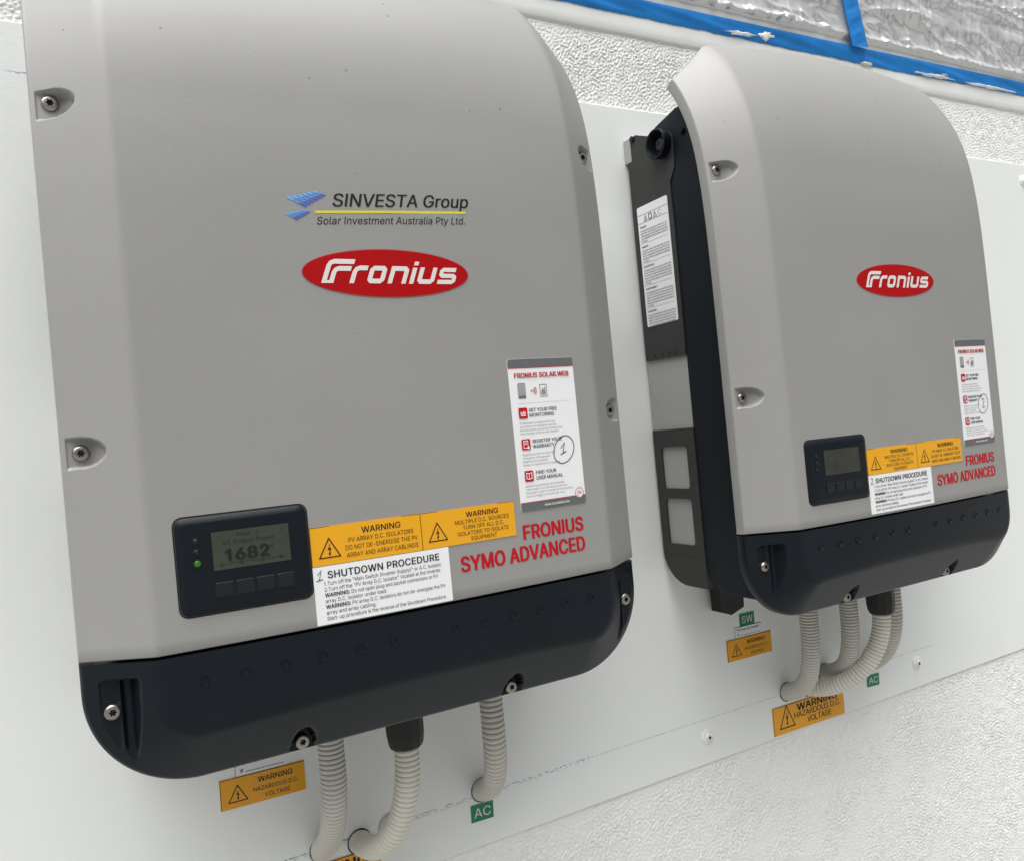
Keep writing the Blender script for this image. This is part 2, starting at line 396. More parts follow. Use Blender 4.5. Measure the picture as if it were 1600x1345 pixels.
# ------------------------------------------------------------------ the setting
WX0, WX1 = -2.2, 3.2
gnd = MB(); gnd.add([(-60, -60, -1.25), (60, -60, -1.25), (60, 2, -1.25), (-60, 2, -1.25)], [(0, 1, 2, 3)])
tag(gnd.build('ground', M['ground']), kind='structure')
wl = MB()
wl.box(WX0, WX1, 0.004, 0.22, -1.25, 0.871)
wl.box(WX0, -0.35, 0.004, 0.22, 0.871, 2.2)
wl.box(2.4, WX1, 0.004, 0.22, 0.871, 2.2)
wl.box(-0.35, 2.4, 0.004, 0.22, 1.75, 2.2)
wall = tag(wl.build('wall', M['wall']), kind='structure')
def roughcast(x0, x1, z0, z1, step, seed, fade_top=False, fade_bottom=False):
    nx = int((x1-x0)/step); nz = int((z1-z0)/step)
    h = noise2(nx, nz, step, 0.0044, seed); h2 = noise2(nx, nz, step, 0.0028, seed+1); h3 = noise2(nx, nz, step, 0.02, seed+2)
    g = h+0.55*h2+0.4*h3
    hgt = (0.00066*np.tanh(1.2*g)+0.00018*h2)*np.clip(1+0.16*noise2(nx, nz, step, 0.09, seed+5), 0.6, 1.5)+0.0002*noise2(nx, nz, step, 0.12, seed+6)
    if fade_top: hgt = hgt*np.clip((nz-1-np.arange(nz))/4, 0, 1)[:, None]
    X, Z = np.meshgrid(np.linspace(x0, x1, nx), np.linspace(z0, z1, nz))
    v = np.stack([X, -hgt-0.0005, Z], -1).reshape(-1, 3)
    return obj('roughcast_render', v, gridfaces(nz, nx), M['wall'], wall, (0, 0, 0), 180)
tag(roughcast(-0.6, 1.75, 0.760, 0.8705, 0.0011, 11, fade_top=True), kind='stuff')
tag(roughcast(-0.1, 1.55, -0.56, -0.1285, 0.0013, 23), kind='stuff')
# smooth painted margin under the window, slightly uneven lower edge
ns = 260; xs = np.linspace(-0.35, 2.4, ns); wob = np.cumsum(rng.standard_normal(ns))*0.0001; wob -= np.linspace(wob[0], wob[-1], ns)
mv = []; rows = [(0.0, 0.8695), (-0.0030, 0.8702), (-0.0042, 0.8725), (-0.0040, 0.884), (-0.0040, 0.9300), (0.002, 0.9302)]
for y, z in rows:
    for i, x in enumerate(xs): mv.append((x, y, z+(wob[i] if z < 0.88 else 0)))
obj('painted_margin', mv, gridfaces(len(rows), ns), M['smoothwall'], wall, (0, 0, 0), 50)

# board
bd = MB(); x0, x1, z0, z1, ch = -0.75, 1.72, -0.1292, 0.767, 0.0012
v = [(x0, 0.0035, z0), (x1, 0.0035, z0), (x1, 0.0035, z1), (x0, 0.0035, z1), (x0, -0.0030, z0), (x1, -0.0030, z0), (x1, -0.0030, z1), (x0, -0.0030, z1),
     (x0+ch, -0.0042, z0+ch), (x1-ch, -0.0042, z0+ch), (x1-ch, -0.0042, z1-ch), (x0+ch, -0.0042, z1-ch)]
bd.add(v, [(0, 1, 5, 4), (1, 2, 6, 5), (2, 3, 7, 6), (3, 0, 4, 7), (4, 5, 9, 8), (5, 6, 10, 9), (6, 7, 11, 10), (7, 4, 8, 11), (8, 9, 10, 11), (3, 2, 1, 0)])
board = tag(bd.build('mounting_board', M['board'], None, (0.485, 0, -0.1292)), 'large smooth white board screwed to the rough rendered wall', 'board')
BY = -0.0042
def wallfn(x, z, off): return (x, BY-off, z)
def pencil_line(x0, x1, z0, z1, w, m, dens, seed):
    r = random.Random(seed); p = Print(); n = int((x1-x0)/0.0022)
    for i in range(n):
        if r.random() > dens: continue
        a = x0+(x1-x0)*i/n; zz = z0+(z1-z0)*i/n+r.gauss(0, w*0.45)
        l = r.uniform(0.0012, 0.004); t = r.uniform(0.3, 1.0)*w
        p.stroke([(a, zz), (a+l, zz+(z1-z0)/n+r.gauss(0, 0.0001))], t)
    p.build('pencil_line', m, board, wallfn, 0.0002, (0.485, 0, -0.1292))
pencil_line(-0.13, 0.30, -0.0720, -0.0685, 0.0010, M['pencil_blue'], 0.62, 1)
pencil_line(-0.13, 0.30, -0.0745, -0.0712, 0.0006, M['pencil'], 0.5, 2)
pencil_line(0.30, 0.98, -0.0690, -0.0690, 0.0005, M['pencil'], 0.95, 3)
pencil_line(-0.274, -0.225, 0.7193, 0.7183, 0.0006, M['pencil_blue'], 1.0, 4)

# window behind masking film, tape, paint
wr = empty('window', (0.9, 0.02, 0.93)); wo_ = (0.9, 0.02, 0.93)
fr = MB(); fr.box(-0.349, 2.399, 0.012, 0.075, 0.9305, 0.992); fr.build('bottom_rail', M['frame'], wr, wo_)
fr = MB(); fr.box(-0.349, 2.399, 0.002, 0.0118, 0.9304, 0.944); fr.build('sill_lip', M['frame'], wr, wo_)
fr = MB(); fr.box(-0.349, 2.399, 0.045, 0.053, 0.992, 1.70); fr.build('glass_pane', M['glass'], wr, wo_)
fr = MB(); fr.box(-0.349, 2.399, 0.012, 0.075, 1.70, 1.749); fr.build('top_rail', M['frame'], wr, wo_)
tag(wr, 'dark framed window behind the wrinkled clear masking film', 'window')
def film():
    x0, x1, z0, z1, st = 0.05, 1.95, 0.912, 1.42, 0.0026
    nx = int((x1-x0)/st); nz = int((z1-z0)/st)
    xv, zv = np.linspace(x0, x1, nx), np.linspace(z0, z1, nz)
    X, Z = np.meshgrid(xv, zv); H = np.zeros_like(X); r = np.random.default_rng(77)
    def crease(cx, cz, ang, L, w, h):
        """one fold: a ridge that is sharp on one side, soft on the other, fading at both ends"""
        i0, i1 = np.searchsorted(xv, [cx-L, cx+L]); k0, k1 = np.searchsorted(zv, [cz-L, cz+L])
        if i1 <= i0 or k1 <= k0: return
        dx_, dz_ = X[k0:k1, i0:i1]-cx, Z[k0:k1, i0:i1]-cz; c, n = math.cos(ang), math.sin(ang)
        u = (dx_*c+dz_*n)/(L/2); t = (-dx_*n+dz_*c)+0.06*L*u*u
        prof = np.where(t > 0, np.exp(-t/(1.6*w)), np.exp(t/(0.55*w)))
        H[k0:k1, i0:i1] += h*prof*np.clip(1-u*u, 0, 1)**1.5
    for _ in range(420):        # pane: long shallow waves pulled sideways
        L = r.uniform(0.10, 0.45); crease(r.uniform(x0, x1), r.uniform(0.995, z1), r.normal(-0.10, 0.10), L, r.uniform(0.0020, 0.0060), r.uniform(0.0008, 0.0040)*r.choice([1, 1, -0.7]))
    for _ in range(400):        # frame rail: short gathers running up from the tape
        L = r.uniform(0.03, 0.10); crease(r.uniform(0.3, x1), r.uniform(0.918, 0.985), r.choice([r.normal(-0.75, 0.35), r.normal(1.9, 0.35), r.normal(-0.15, 0.15)]), L, r.uniform(0.0018, 0.0045), r.uniform(0.0018, 0.0055)*r.choice([1, 1, -0.6]))
    up = sstep(0.975, 1.000, Z)
    wave = noise2(nx, nz, st, 0.060, 39, 0.22)*0.0011+noise2(nx, nz, st, 0.026, 40, 0.30)*0.00035
    y = -0.0125-0.0035*noise2(nx, nz, st, 0.22, 34, 0.4)*up-wave*(0.5+0.5*up)-H
    y += 0.0075*sstep(0.936, 0.952, Z)*(1-up)                        # drawn back towards the frame rail
    y = np.where(y > -0.002, -0.002+0.25*(y+0.002), y); y = np.minimum(y, 0.0010)
    k = sstep(0.932, 0.940, Z); y = y*k+(1-k)*(-0.0060)               # lies flat under the tape
    t = np.exp(-((X-0.5*(0.911+0.925)-(0.95-Z)*0.25)/0.026)**2); t = t*k; y = y*(1-t)+(-0.0125)*t
    v = np.stack([X, y, Z], -1).reshape(-1, 3)
    o = obj('masking_film', v, gridfaces(nz, nx), M['film'], None, (1.0, 0, 0.912), 180)
    tag(o, 'crumpled clear plastic film taped over the dark window', 'plastic film')
film()
def tape(name, pts0, pts1, label, thick, seed, n=180, edge=0.0):
    """strip between two edge polylines (x, z, y) with thickness and a slightly torn, wavy edge"""
    r = np.random.default_rng(seed); t = np.linspace(0, 1, n)
    def along(p): p = np.array(p, float); s = np.linspace(0, 1, len(p)); return np.stack([np.interp(t, s, p[:, k]) for k in range(3)], -1)
    A, B = along(pts0), along(pts1)
    jit = np.convolve(r.standard_normal(n+8), np.ones(5)/5, 'same')[4:-4]*edge
    A[:, 1] += jit; rowsv = []
    m = 8
    for k in range(m+1):
        s = k/m; q = A*(1-s)+B*s
        q[:, 2] -= thick*(1.0 if 0 < k < m else 0.4)+0.0008*np.sin(t*37+s*4+seed)*math.sin(math.pi*s)+0.0005*np.sin(t*91+s*9)*math.sin(math.pi*s)
        rowsv.append(q)
    back = [A.copy(), B.copy()]
    V = np.concatenate([back[0]]+rowsv+[back[1]])
    v = np.stack([V[:, 0], V[:, 2], V[:, 1]], -1)
    o = obj(name, v, gridfaces(m+3, n), M['tape'], None, tuple(v.mean(0)), 60)
    return tag(o, label, 'tape')
tape('masking_tape', [(0.20, 0.8965, -0.0046), (1.0, 0.8975, -0.0046), (1.95, 0.908, -0.0046)], [(0.20, 0.9185, -0.0085), (1.0, 0.9225, -0.0085), (1.95, 0.9315, -0.0085)],
     'long blue masking tape strip along the bottom of the plastic film', 0.0012, 3, 420, 0.0010)
tape('masking_tape', [(0.878, 1.10, -0.0165), (0.892, 1.0, -0.0165), (0.909, 0.9170, -0.0150)], [(0.914, 1.10, -0.0165), (0.929, 1.0, -0.0165), (0.947, 0.9205, -0.0150)],
     'short upright blue masking tape strip running up the plastic film', 0.0012, 5, 60, 0.0003)
def daub(cx, cz, w, h, seed, label, y=-0.0078):
    r = random.Random(seed); mb = MB(); n = 34; ring = []
    for k in range(n):
        a = 2*math.pi*k/n; q = 1+r.uniform(-0.35, 0.35)
        ring.append((cx+w/2*math.cos(a)*q, cz+h/2*math.sin(a)*q+0.15*h*math.cos(a)))
    v = [(x, y+0.0030, z) for x, z in ring]+[(cx+(x-cx)*0.86, y, cz+(z-cz)*0.8) for x, z in ring]+[(cx+(x-cx)*0.4, y-0.0008*r.random(), cz+(z-cz)*0.4) for x, z in ring]+[(cx, y-0.0006, cz)]
    f = [(i*n+k, i*n+(k+1) % n, (i+1)*n+(k+1) % n, (i+1)*n+k) for i in range(2) for k in range(n)]+[(2*n+k, 2*n+(k+1) % n, 3*n) for k in range(n)]
    tag(obj('paint_daub', v, f, M['paint'], None, (cx, 0, cz), 60), label, 'paint', 'white paint smeared over the blue tape')
daub(0.672, 0.9035, 0.062, 0.0075, 1, 'white paint smear lapping the blue tape left of the upright strip')
daub(0.722, 0.9080, 0.030, 0.0150, 2, 'feathered white paint daub across the blue tape above the smaller inverter')
daub(0.952, 0.8990, 0.026, 0.0050, 3, 'small white paint blob on the tape edge below the upright strip')
daub(1.135, 0.9030, 0.100, 0.0060, 4, 'long white paint streak along the tape edge')
daub(1.165, 0.9125, 0.026, 0.0140, 5, 'translucent white paint dab on the blue tape right of the upright strip')
daub(1.300, 0.9040, 0.150, 0.0050, 6, 'thin white paint streak on the tape edge near the right end')

# ------------------------------------------------------------------ inverter surface functions
IB = (0.0, 0.0, 0.098)          # the base point of an inverter in its own coordinates
_z = np.array([0.10, 0.2035, 0.30, 0.40, 0.50, 0.56, 0.60, 0.643, 0.67, 0.698, 0.72, 0.742, 0.765, 0.785, 0.800])
_y = np.array([-0.2165, -0.2165, -0.2162, -0.2158, -0.2150, -0.2138, -0.2117, -0.2075, -0.2028, -0.1953, -0.1868, -0.1762, -0.1620, -0.1455, -0.1300])
_zz = np.linspace(0.10, 0.800, 701)
_yy = np.interp(_zz, _z, _y)
_k = np.exp(-np.linspace(-2.2, 2.2, 61)**2); _k /= _k.sum()
_yp = np.concatenate([np.full(60, _yy[0]), _yy, _yy[-1]+(_yy[-1]-_yy[-2])*np.arange(1, 61)])
_yy = np.convolve(_yp, _k, 'same')[60:-60]
def base_y(z): return np.interp(z, _zz, _yy)
HX, BX = 0.2545, 0.204
def cross(x, z):
    """outward offset of the front shell from the base curve"""
    ax = np.abs(x)
    bul = 0.0068*(1-(ax/BX)**2)*(1+0.8*sstep(0.6, 0.79, z))
    bul = np.where(ax > BX, 0.0068*(1-(ax/BX)**2), bul)
    cl = -(ax-BX)*(0.0345/(HX-BX))
    return smin(bul, cl, 0.0020+0.004*sstep(0.66, 0.78, z))
def front_y(x, z): return float(base_y(z)-cross(np.float64(x), np.float64(z)))
def frontfn(x, z, off): return (x, front_y(x, z)-off, z)
POCK = [0.6213, 0.3573]

def make_cover():
    half = list(np.linspace(0, 0.19, 30))+list(np.linspace(0.192, 0.2225, 18))+list(np.arange(0.2232, 0.2526, 0.0006))
    xs = [(x, None) for x in half]
    cols = [(-x, None) for x in half[::-1]]+[(x, None) for x in half[1:]]
    side = []                       # rounded edge, lip side, inner rim (x, offset)
    for a in np.radians([20, 45, 70, 90]): side.append((0.2526+0.0019*math.sin(a), -0.0332-0.0024*(1-math.cos(a))))
    side += [(HX, -0.040), (HX, -0.0455), (HX-0.0006, -0.0472), (HX-0.004, -0.0476), (HX-0.010, -0.0474)]
    cols = [(-x, o) for x, o in side[::-1]]+cols+side
    zt = 0.790
    zr = list(np.arange(0.2045, 0.338, 0.009))+list(np.arange(0.3385, 0.3765, 0.0007))+list(np.arange(0.381, 0.60, 0.009))+list(np.arange(0.6022, 0.6405, 0.0007))+list(np.linspace(0.644, zt, 34))
    rows = [('b', -0.0010, -0.012), ('b', -0.0010, -0.0014), ('b', -0.0006, -0.0004)]+[('m', z, 0) for z in zr]+[('t', 0.0013, -0.0005), ('t', 0.0022, -0.0018), ('t', 0.0024, -0.014)]
    X = np.array([c[0] for c in cols]); given = np.array([np.nan if c[1] is None else c[1] for c in cols]); isg = ~np.isnan(given)
    zend = zt-0.027*np.clip((np.abs(X)-BX)/(HX-BX), 0, 1)      # the upper corners are cut back
    V = []
    for kind, z, dd in rows:
        z0_ = z if kind == 'm' else (zr[0] if kind == 'b' else zr[-1])
        zz = np.where(z0_ > 0.69, 0.69+(z0_-0.69)*(zend-0.69)/(zt-0.69), z0_)*np.ones(len(X))
        e = 0.0015; ty, tz = base_y(np.minimum(zz+e, 0.8))-base_y(zz-e), np.minimum(zz+e, 0.8)-(zz-e)
        L = np.hypot(ty, tz); ty, tz = ty/L, tz/L; ny, nz = -tz, ty        # outward normal (towards -y / +z)
        O = np.where(isg, np.nan_to_num(given), cross(X, zz))
        if kind == 'm':
            for pz in POCK:
                dz = abs(z0_-pz)
                if dz < 0.0135:
                    t = (0.2507-np.abs(X))/0.0262
                    hh = 0.0122*(1-0.10*np.clip(t, 0, 1))*np.sqrt(np.clip(1-np.clip((t-0.42)/0.58, 0, 1)**2, 0, 1))
                    d = np.minimum(hh-dz, (np.clip(t, -1, 2))*0.0262*2.2)
                    msk = sstep(0, 0.0026, d)*(t > 0)
                    sl = -0.0330+0.010*sstep(0.60, 1.0, t)
                    O = np.where(t > -0.05, O*(1-msk)+np.minimum(sl, O)*msk, O)
        if kind == 't' and dd < -0.01: O = np.where(isg, np.minimum(np.nan_to_num(given), -0.0400), -0.0476)
        elif kind == 'b' and dd < -0.01: O = np.maximum(O+dd, -0.0472)
        else: O = O+dd
        by = base_y(zz); bz = zz.copy()
        if kind == 'b': bz += z
        if kind == 't': by = by+ty*z; bz += tz*z
        V.append(np.stack([X, by+ny*O, bz+nz*O], -1))
    V = np.array(V); nr, nc = V.shape[:2]
    return V.reshape(-1, 3), gridfaces(nr, nc)

ZB, RC = 0.0975, 0.080
def low_d(x, z):
    ax = np.abs(x); qx = HX-ax; qz = z-ZB
    cor = (qx < RC) & (qz < RC)
    hyp = np.hypot(np.maximum(RC-qx, 0), np.maximum(RC-qz, 0))
    d = np.where(cor, RC-hyp, np.minimum(qx, qz))
    nzf = np.where(cor, np.maximum(RC-qz, 0)/np.maximum(hyp, 1e-6), np.where(qz < qx, 1.0, 0.0))
    return d, 0.0505+(0.0425-0.0505)*nzf**2
KX = 0.0986
def low_y(X, Z, detail=True):
    d, w = low_d(X, Z)
    bul = 0.0068*(1-(np.abs(X)/BX)**2)*sstep(0.10, 0.16, Z)+0.002*(1-sstep(0.10, 0.16, Z))
    bul = np.where(np.abs(X) > BX, 0.0068*(1-(np.abs(X)/BX)**2), bul)
    cl = (d-w)*(0.0345/w)
    y = -0.2158-smin(bul, cl, 0.0040)
    r = 0.0030; e = np.clip(1-d/r, 0, 1); y = y+r*(1-np.sqrt(np.clip(1-e*e, 0, 1)))
    if detail:
        ax = np.abs(X)
        # screw slot beside each corner: flat floor cut into the slanting flank
        top = 0.1895-np.where(ax < 0.2185, (0.2185-ax)**2/0.0032*0.8, 0)-np.where(ax > 0.2395, (ax-0.2395)**2/0.0032*0.8, 0)
        inside = np.minimum(np.minimum(ax-0.2142, 0.2436-ax), top-Z)
        floor = -0.1880-0.0220*sstep(0.2225, 0.2142, ax)-0.0030*np.exp(-((ax-0.2290)/0.0016)**2)*sstep(0.115, 0.135, Z)
        m = sstep(0, 0.0020, inside); yf = np.maximum(y, floor)
        y = y*(1-m)+yf*m
        for sx in (-KX, KX):
            q = 1-np.sqrt(((X-sx)/0.0112)**2+((Z-0.0965)/0.0255)**2)
            m = sstep(0, 0.12, q); y = y*(1-m)+np.maximum(y, -0.1795)*m
    return y
def make_low():
    xc = HX-RC
    half = list(np.arange(0, xc, 0.0016))+[xc+RC*math.sin(t) for t in np.linspace(0, math.pi/2, 110)]
    X1 = np.array([-x for x in half[::-1]]+half[1:]); nc = len(X1)
    zo = np.where(np.abs(X1) <= xc, ZB, ZB+RC-np.sqrt(np.clip(RC*RC-(np.abs(X1)-xc)**2, 0, None)))
    zt = 0.2012; nr = 96
    s = np.linspace(0, 1, nr)**1.25           # denser near the lower edge
    Z = zo[None, :]+(zt-zo[None, :])*s[:, None]; X = np.repeat(X1[None, :], nr, 0)
    Y = low_y(X, Z); V = np.stack([X, Y, Z], -1).reshape(-1, 3); F = gridfaces(nr, nc).tolist()
    # skirt behind the outline, then inwards
    loop = [k*nc for k in range(nr-1, 0, -1)]+list(range(nc))+[k*nc+nc-1 for k in range(1, nr)]
    L = len(loop); P = V[loop]; cen = np.array([0, 0, 0.17])
    r1 = P.copy(); r1[:, 1] += 0.008
    r2 = P.copy(); r2[:, 1] += 0.0105; r2 = r2+(cen-r2)*np.array([0.006, 0, 0.012])
    r3 = P.copy(); r3[:, 1] += 0.0110; r3[:, 0] *= 0.93; r3[:, 2] = 0.17+(r3[:, 2]-0.17)*0.60
    b = len(V); V = np.concatenate([V, r1, r2, r3])
    prev = np.array(loop)
    for k in range(3):
        cur = b+k*L+np.arange(L)
        for i in range(L-1): F.append([prev[i], cur[i], cur[i+1], prev[i+1]])
        prev = cur
    # top rim going back
    tr = (nr-1)*nc+np.arange(nc); q = V[tr].copy(); q[:, 1] += 0.012; b2 = len(V); V = np.concatenate([V, q])
    for i in range(nc-1): F.append([tr[i], tr[i+1], b2+i+1, b2+i])
    return V, F

# ------------------------------------------------------------------ shared small meshes
def screw_mesh(mb, loc, r, h, star=True):
    """pan-head screw facing -y with a six-lobe socket"""
    n = 36; Mx = Matrix.Translation(loc) @ Matrix.Rotation(math.pi/2, 4, 'X')     # local z -> -y
    prof = [(r*1.0, -0.004), (r*1.0, 0.0), (r*0.985, h*0.35), (r*0.90, h*0.72), (r*0.74, h*0.95), (r*0.60, h)]
    rings = [[(a*math.cos(2*math.pi*k/n), a*math.sin(2*math.pi*k/n), z) for k in range(n)] for a, z in prof]
    lob = lambda k: r*(0.40+0.085*math.cos(6*2*math.pi*k/n))
    rings.append([(lob(k)*math.cos(2*math.pi*k/n), lob(k)*math.sin(2*math.pi*k/n), h) for k in range(n)])
    v = [Mx @ Vector(p) for q in rings for p in q]
    f = [(i*n+k, i*n+(k+1) % n, (i+1)*n+(k+1) % n, (i+1)*n+k) for i in range(len(rings)-1) for k in range(n)]
    mb.add(v, f)
    inner = [rings[-1], [(x*0.9, y*0.9, h-r*0.5) for x, y, z in rings[-1]]]
    mi = MB(); mi.add([Mx @ Vector(p) for q in inner for p in q], [(k, (k+1) % n, n+(k+1) % n, n+k) for k in range(n)]+[[n+k for k in range(n)]])
    return mi
def add_screw(parent, loc, r=0.0060, h=0.0028, org=IB, name='screw'):
    mb = MB(); mi = screw_mesh(mb, Vector(loc), r, h)
    o = mb.build(name, M['steel'], parent, org, 40)
    mi.build('socket', M['screwhole'], o, org)
    return o

# ------------------------------------------------------------------ the inverter
def make_inverter():
    root = empty('solar_inverter', (IB[0], IB[1], IB[2]))
    v, f = make_cover(); obj('front_cover', v, f, M['cover'], root, IB, 42)
    v, f = make_low(); obj('connection_cover', v, f, M['dark'], root, IB, 50)
    # main housing between wall frame and cover
    arc = [(-0.0885+0.034*math.cos(a)-0.034, 0.1575+0.034*math.sin(a)) for a in np.radians(np.linspace(0, -90, 8))]
    prof = [(-0.1665, 0.1232), (-0.1665, 0.560), (-0.1640, 0.600), (-0.1590, 0.632), (-0.1520, 0.660), (-0.1440, 0.684), (-0.1320, 0.710), (-0.1210, 0.7225),
            (-0.108, 0.7225), (-0.070, 0.7145), (-0.055, 0.7090), (-0.055, 0.690), (-0.0885, 0.690)]+arc
    mb = MB(); mb.extr(prof[::-1], -0.2325, 0.2325, 0.0015); mb.build('housing', M['body'], root, IB, 30)
    # small lug high on each flank of the housing
    for s in (-1, 1):
        mb = MB(); mb.lathe([(0.0042, 0), (0.0040, 0.0030), (0.0028, 0.0034)], 14, Matrix.Translation((s*0.2327, -0.1190, 0.690)) @ Matrix.Rotation(s*math.pi/2, 4, 'Y'))
        mb.build('lug', M['body'], root, IB, 40)
    # wall frame: grey aluminium heat-sink box with a rounded lower corner
    arc = [(-0.0085-0.045+0.045*math.cos(a), 0.172+0.045*math.sin(a)) for a in np.radians(np.linspace(0, -90, 10))]
    prof = [(-0.088, 0.705), (-0.0085, 0.705)]+arc+[(-0.088, 0.127)]
    mb = MB(); mb.extr(prof, -0.2312, 0.2312, 0.001); mb.build('wall_frame', M['alu'], root, IB, 30)
    for s in (-1, 1):
        X0 = s*0.2308; X1 = s*0.2338
        def plate(name, polys, m):
            b = MB()
            for poly in polys:
                n = len(poly); vv = [(X0, y, z) for y, z in poly]+[(X1, y, z) for y, z in poly]
                ff = [[i, (i+1) % n, n+(i+1) % n, n+i] for i in range(n)]+[list(range(n, 2*n))]
                b.add(vv, ff)
            return b.build(name, m, root, IB)
        plate('upper_bracket', [[(-0.0095, 0.4212), (-0.0885, 0.4195), (-0.0900, 0.580), (-0.0890, 0.636), (-0.1000, 0.653), (-0.1010, 0.690), (-0.0960, 0.6985), (-0.083, 0.699), (-0.060, 0.705),
                                 (-0.0310, 0.7175), (-0.0195, 0.7175), (-0.0190, 0.6865), (-0.0105, 0.6865)]], M['plate'])
        b = MB(); b.box(min(s*0.2200, s*0.2340), max(s*0.2200, s*0.2340), -0.0188, -0.0050, 0.6868, 0.7178); b.build('bracket_tab', M['tab'], root, IB)
        b = MB(); b.lathe([(0.0042, 0), (0.0042, 0.0025), (0.0025, 0.0032)], 12, Matrix.Translation((s*0.2338, -0.0245, 0.7140)) @ Matrix.Rotation(s*math.pi/2, 4, 'Y')); b.build('peg', M['black'], root, IB, 40)
        for k in range(5):
            b = MB(); b.box(min(s*0.2335, s*0.2349), max(s*0.2335, s*0.2349), -0.030-k*0.0145, -0.027-k*0.0145, 0.4235, 0.4275); b.build('rivet', M['plate'], root, IB)
        # lower frame with two openings: rails as one plate with holes
        y0, y1, z0, z1 = -0.0092, -0.0890, 0.1660, 0.3287
        H = [(-0.0235, -0.0735, 0.2520, 0.3060), (-0.0235, -0.0735, 0.1795, 0.2390)]
        ys = [y0, -0.0235, -0.0735, y1]; zs = [z0, 0.1795, 0.2390, 0.2520, 0.3060, z1]
        b = MB()
        for i in range(3):
            for j in range(5):
                if i == 1 and j in (1, 3):
                    continue
                a0, a1, c0, c1 = ys[i], ys[i+1], zs[j], zs[j+1]
                b.add([(X1, a0, c0), (X1, a1, c0), (X1, a1, c1), (X1, a0, c1)], [(0, 1, 2, 3)])
        for (a0, a1, c0, c1) in H+[(y0, y1, z0, z1)]:
            b.add([(X0, a0, c0), (X0, a1, c0), (X0, a1, c1), (X0, a0, c1), (X1, a0, c0), (X1, a1, c0), (X1, a1, c1), (X1, a0, c1)], [(0, 1, 5, 4), (1, 2, 6, 5), (2, 3, 7, 6), (3, 0, 4, 7)])
        rr = 0.005                                  # rounded inner corners of the openings
        for (a0, a1, c0, c1) in H:
            for cy, cz, sy, sz in ((a0, c0, -1, 1), (a1, c0, 1, 1), (a1, c1, 1, -1), (a0, c1, -1, -1)):
                p = [(X1, cy, cz)]+[(X1, cy+sy*rr*(1-math.sin(t)), cz+sz*rr*(1-math.cos(t))) for t in np.radians([0, 22, 45, 68, 90])]
                b.add(p, [list(range(len(p)))])
        b.build('lower_bracket', M['plate'], root, IB)
        arc2 = [(-0.0085-0.0455+0.0455*math.cos(a), 0.172+0.0455*math.sin(a)) for a in np.radians(np.linspace(-8, -90, 10))]
        plate('bracket_foot', [[(-0.0890, 0.1657), (-0.0094, 0.1657)]+arc2+[(-0.0890, 0.1262)]], M['plate'])
        # round plug near the top of the flank
        b = MB(); Mx = Matrix.Translation((s*0.2300, -0.0815, 0.6865)) @ Matrix.Rotation(s*math.pi/2, 4, 'Y')
        b.lathe([(0.0178, 0), (0.0180, 0.010), (0.0186, 0.0130), (0.0187, 0.0150), (0.0181, 0.0160), (0.0163, 0.0160), (0.0155, 0.0145), (0.0142, 0.006), (0.0138, 0.0050)], 40, Mx)
        pl = b.build('handle_socket', M['body'], root, IB, 40)
        b = MB(); b.lathe([(0.0075, 0.0045), (0.0075, 0.0080), (0.0062, 0.0090), (0.0035, 0.0090), (0.0030, 0.0075)], 24, Mx); b.build('core', M['plate'], pl, IB, 40)
    b = MB(); b.box(-0.2316, 0.2316, -0.0896, -0.0878, 0.1262, 0.200); b.build('frame_cover_strip', M['plate'], root, IB)
    # foot lug under the wall frame
    for s in (-1, 1):
        b = MB(); poly = [(s*0.1640, 0.135), (s*0.1630, 0.0757), (s*0.1460, 0.0693), (s*0.1225, 0.0765), (s*0.1190, 0.135)]
        n = len(poly); vv = [(x, -0.032, z) for x, z in poly]+[(x, -0.012, z) for x, z in poly]
        b.add(vv, [list(range(n)), list(range(2*n-1, n-1, -1))]+[[i, n+i, n+(i+1) % n, (i+1) % n] for i in range(n)])
        b.build('foot', M['black'], root, IB)
    # screws
    for pz in POCK:
        for s in (-1, 1): add_screw(root, (s*0.2408, float(base_y(pz))+0.0332-0.0005, pz))
    for s in (-1, 1):
        add_screw(root, (s*0.2350, -0.1885, 0.1645))
        add_screw(root, (s*KX, -0.1835, 0.1055))
    # moulded knock-out bosses on the connection cover
    for x in (-0.1736, -0.1439, -0.1142, -0.0844, -0.0539, -0.0251, 0.0305, 0.0596, 0.0882, 0.117, 0.1449, 0.1745):
        z = 0.1800; y = float(low_y(np.float64(x), np.float64(z), False))
        b = MB(); b.lathe([(0.0040, -0.0004), (0.0038, 0.0007), (0.0033, 0.0008), (0.0030, 0.0001), (0.0012, 0.0001)], 20, Matrix.Translation((x, y, z)) @ Matrix.Rotation(math.pi/2, 4, 'X'))
        b.build('boss', M['dark'], root, IB, 40)
    # display
    make_display(root)
    make_badge(root)
    return root

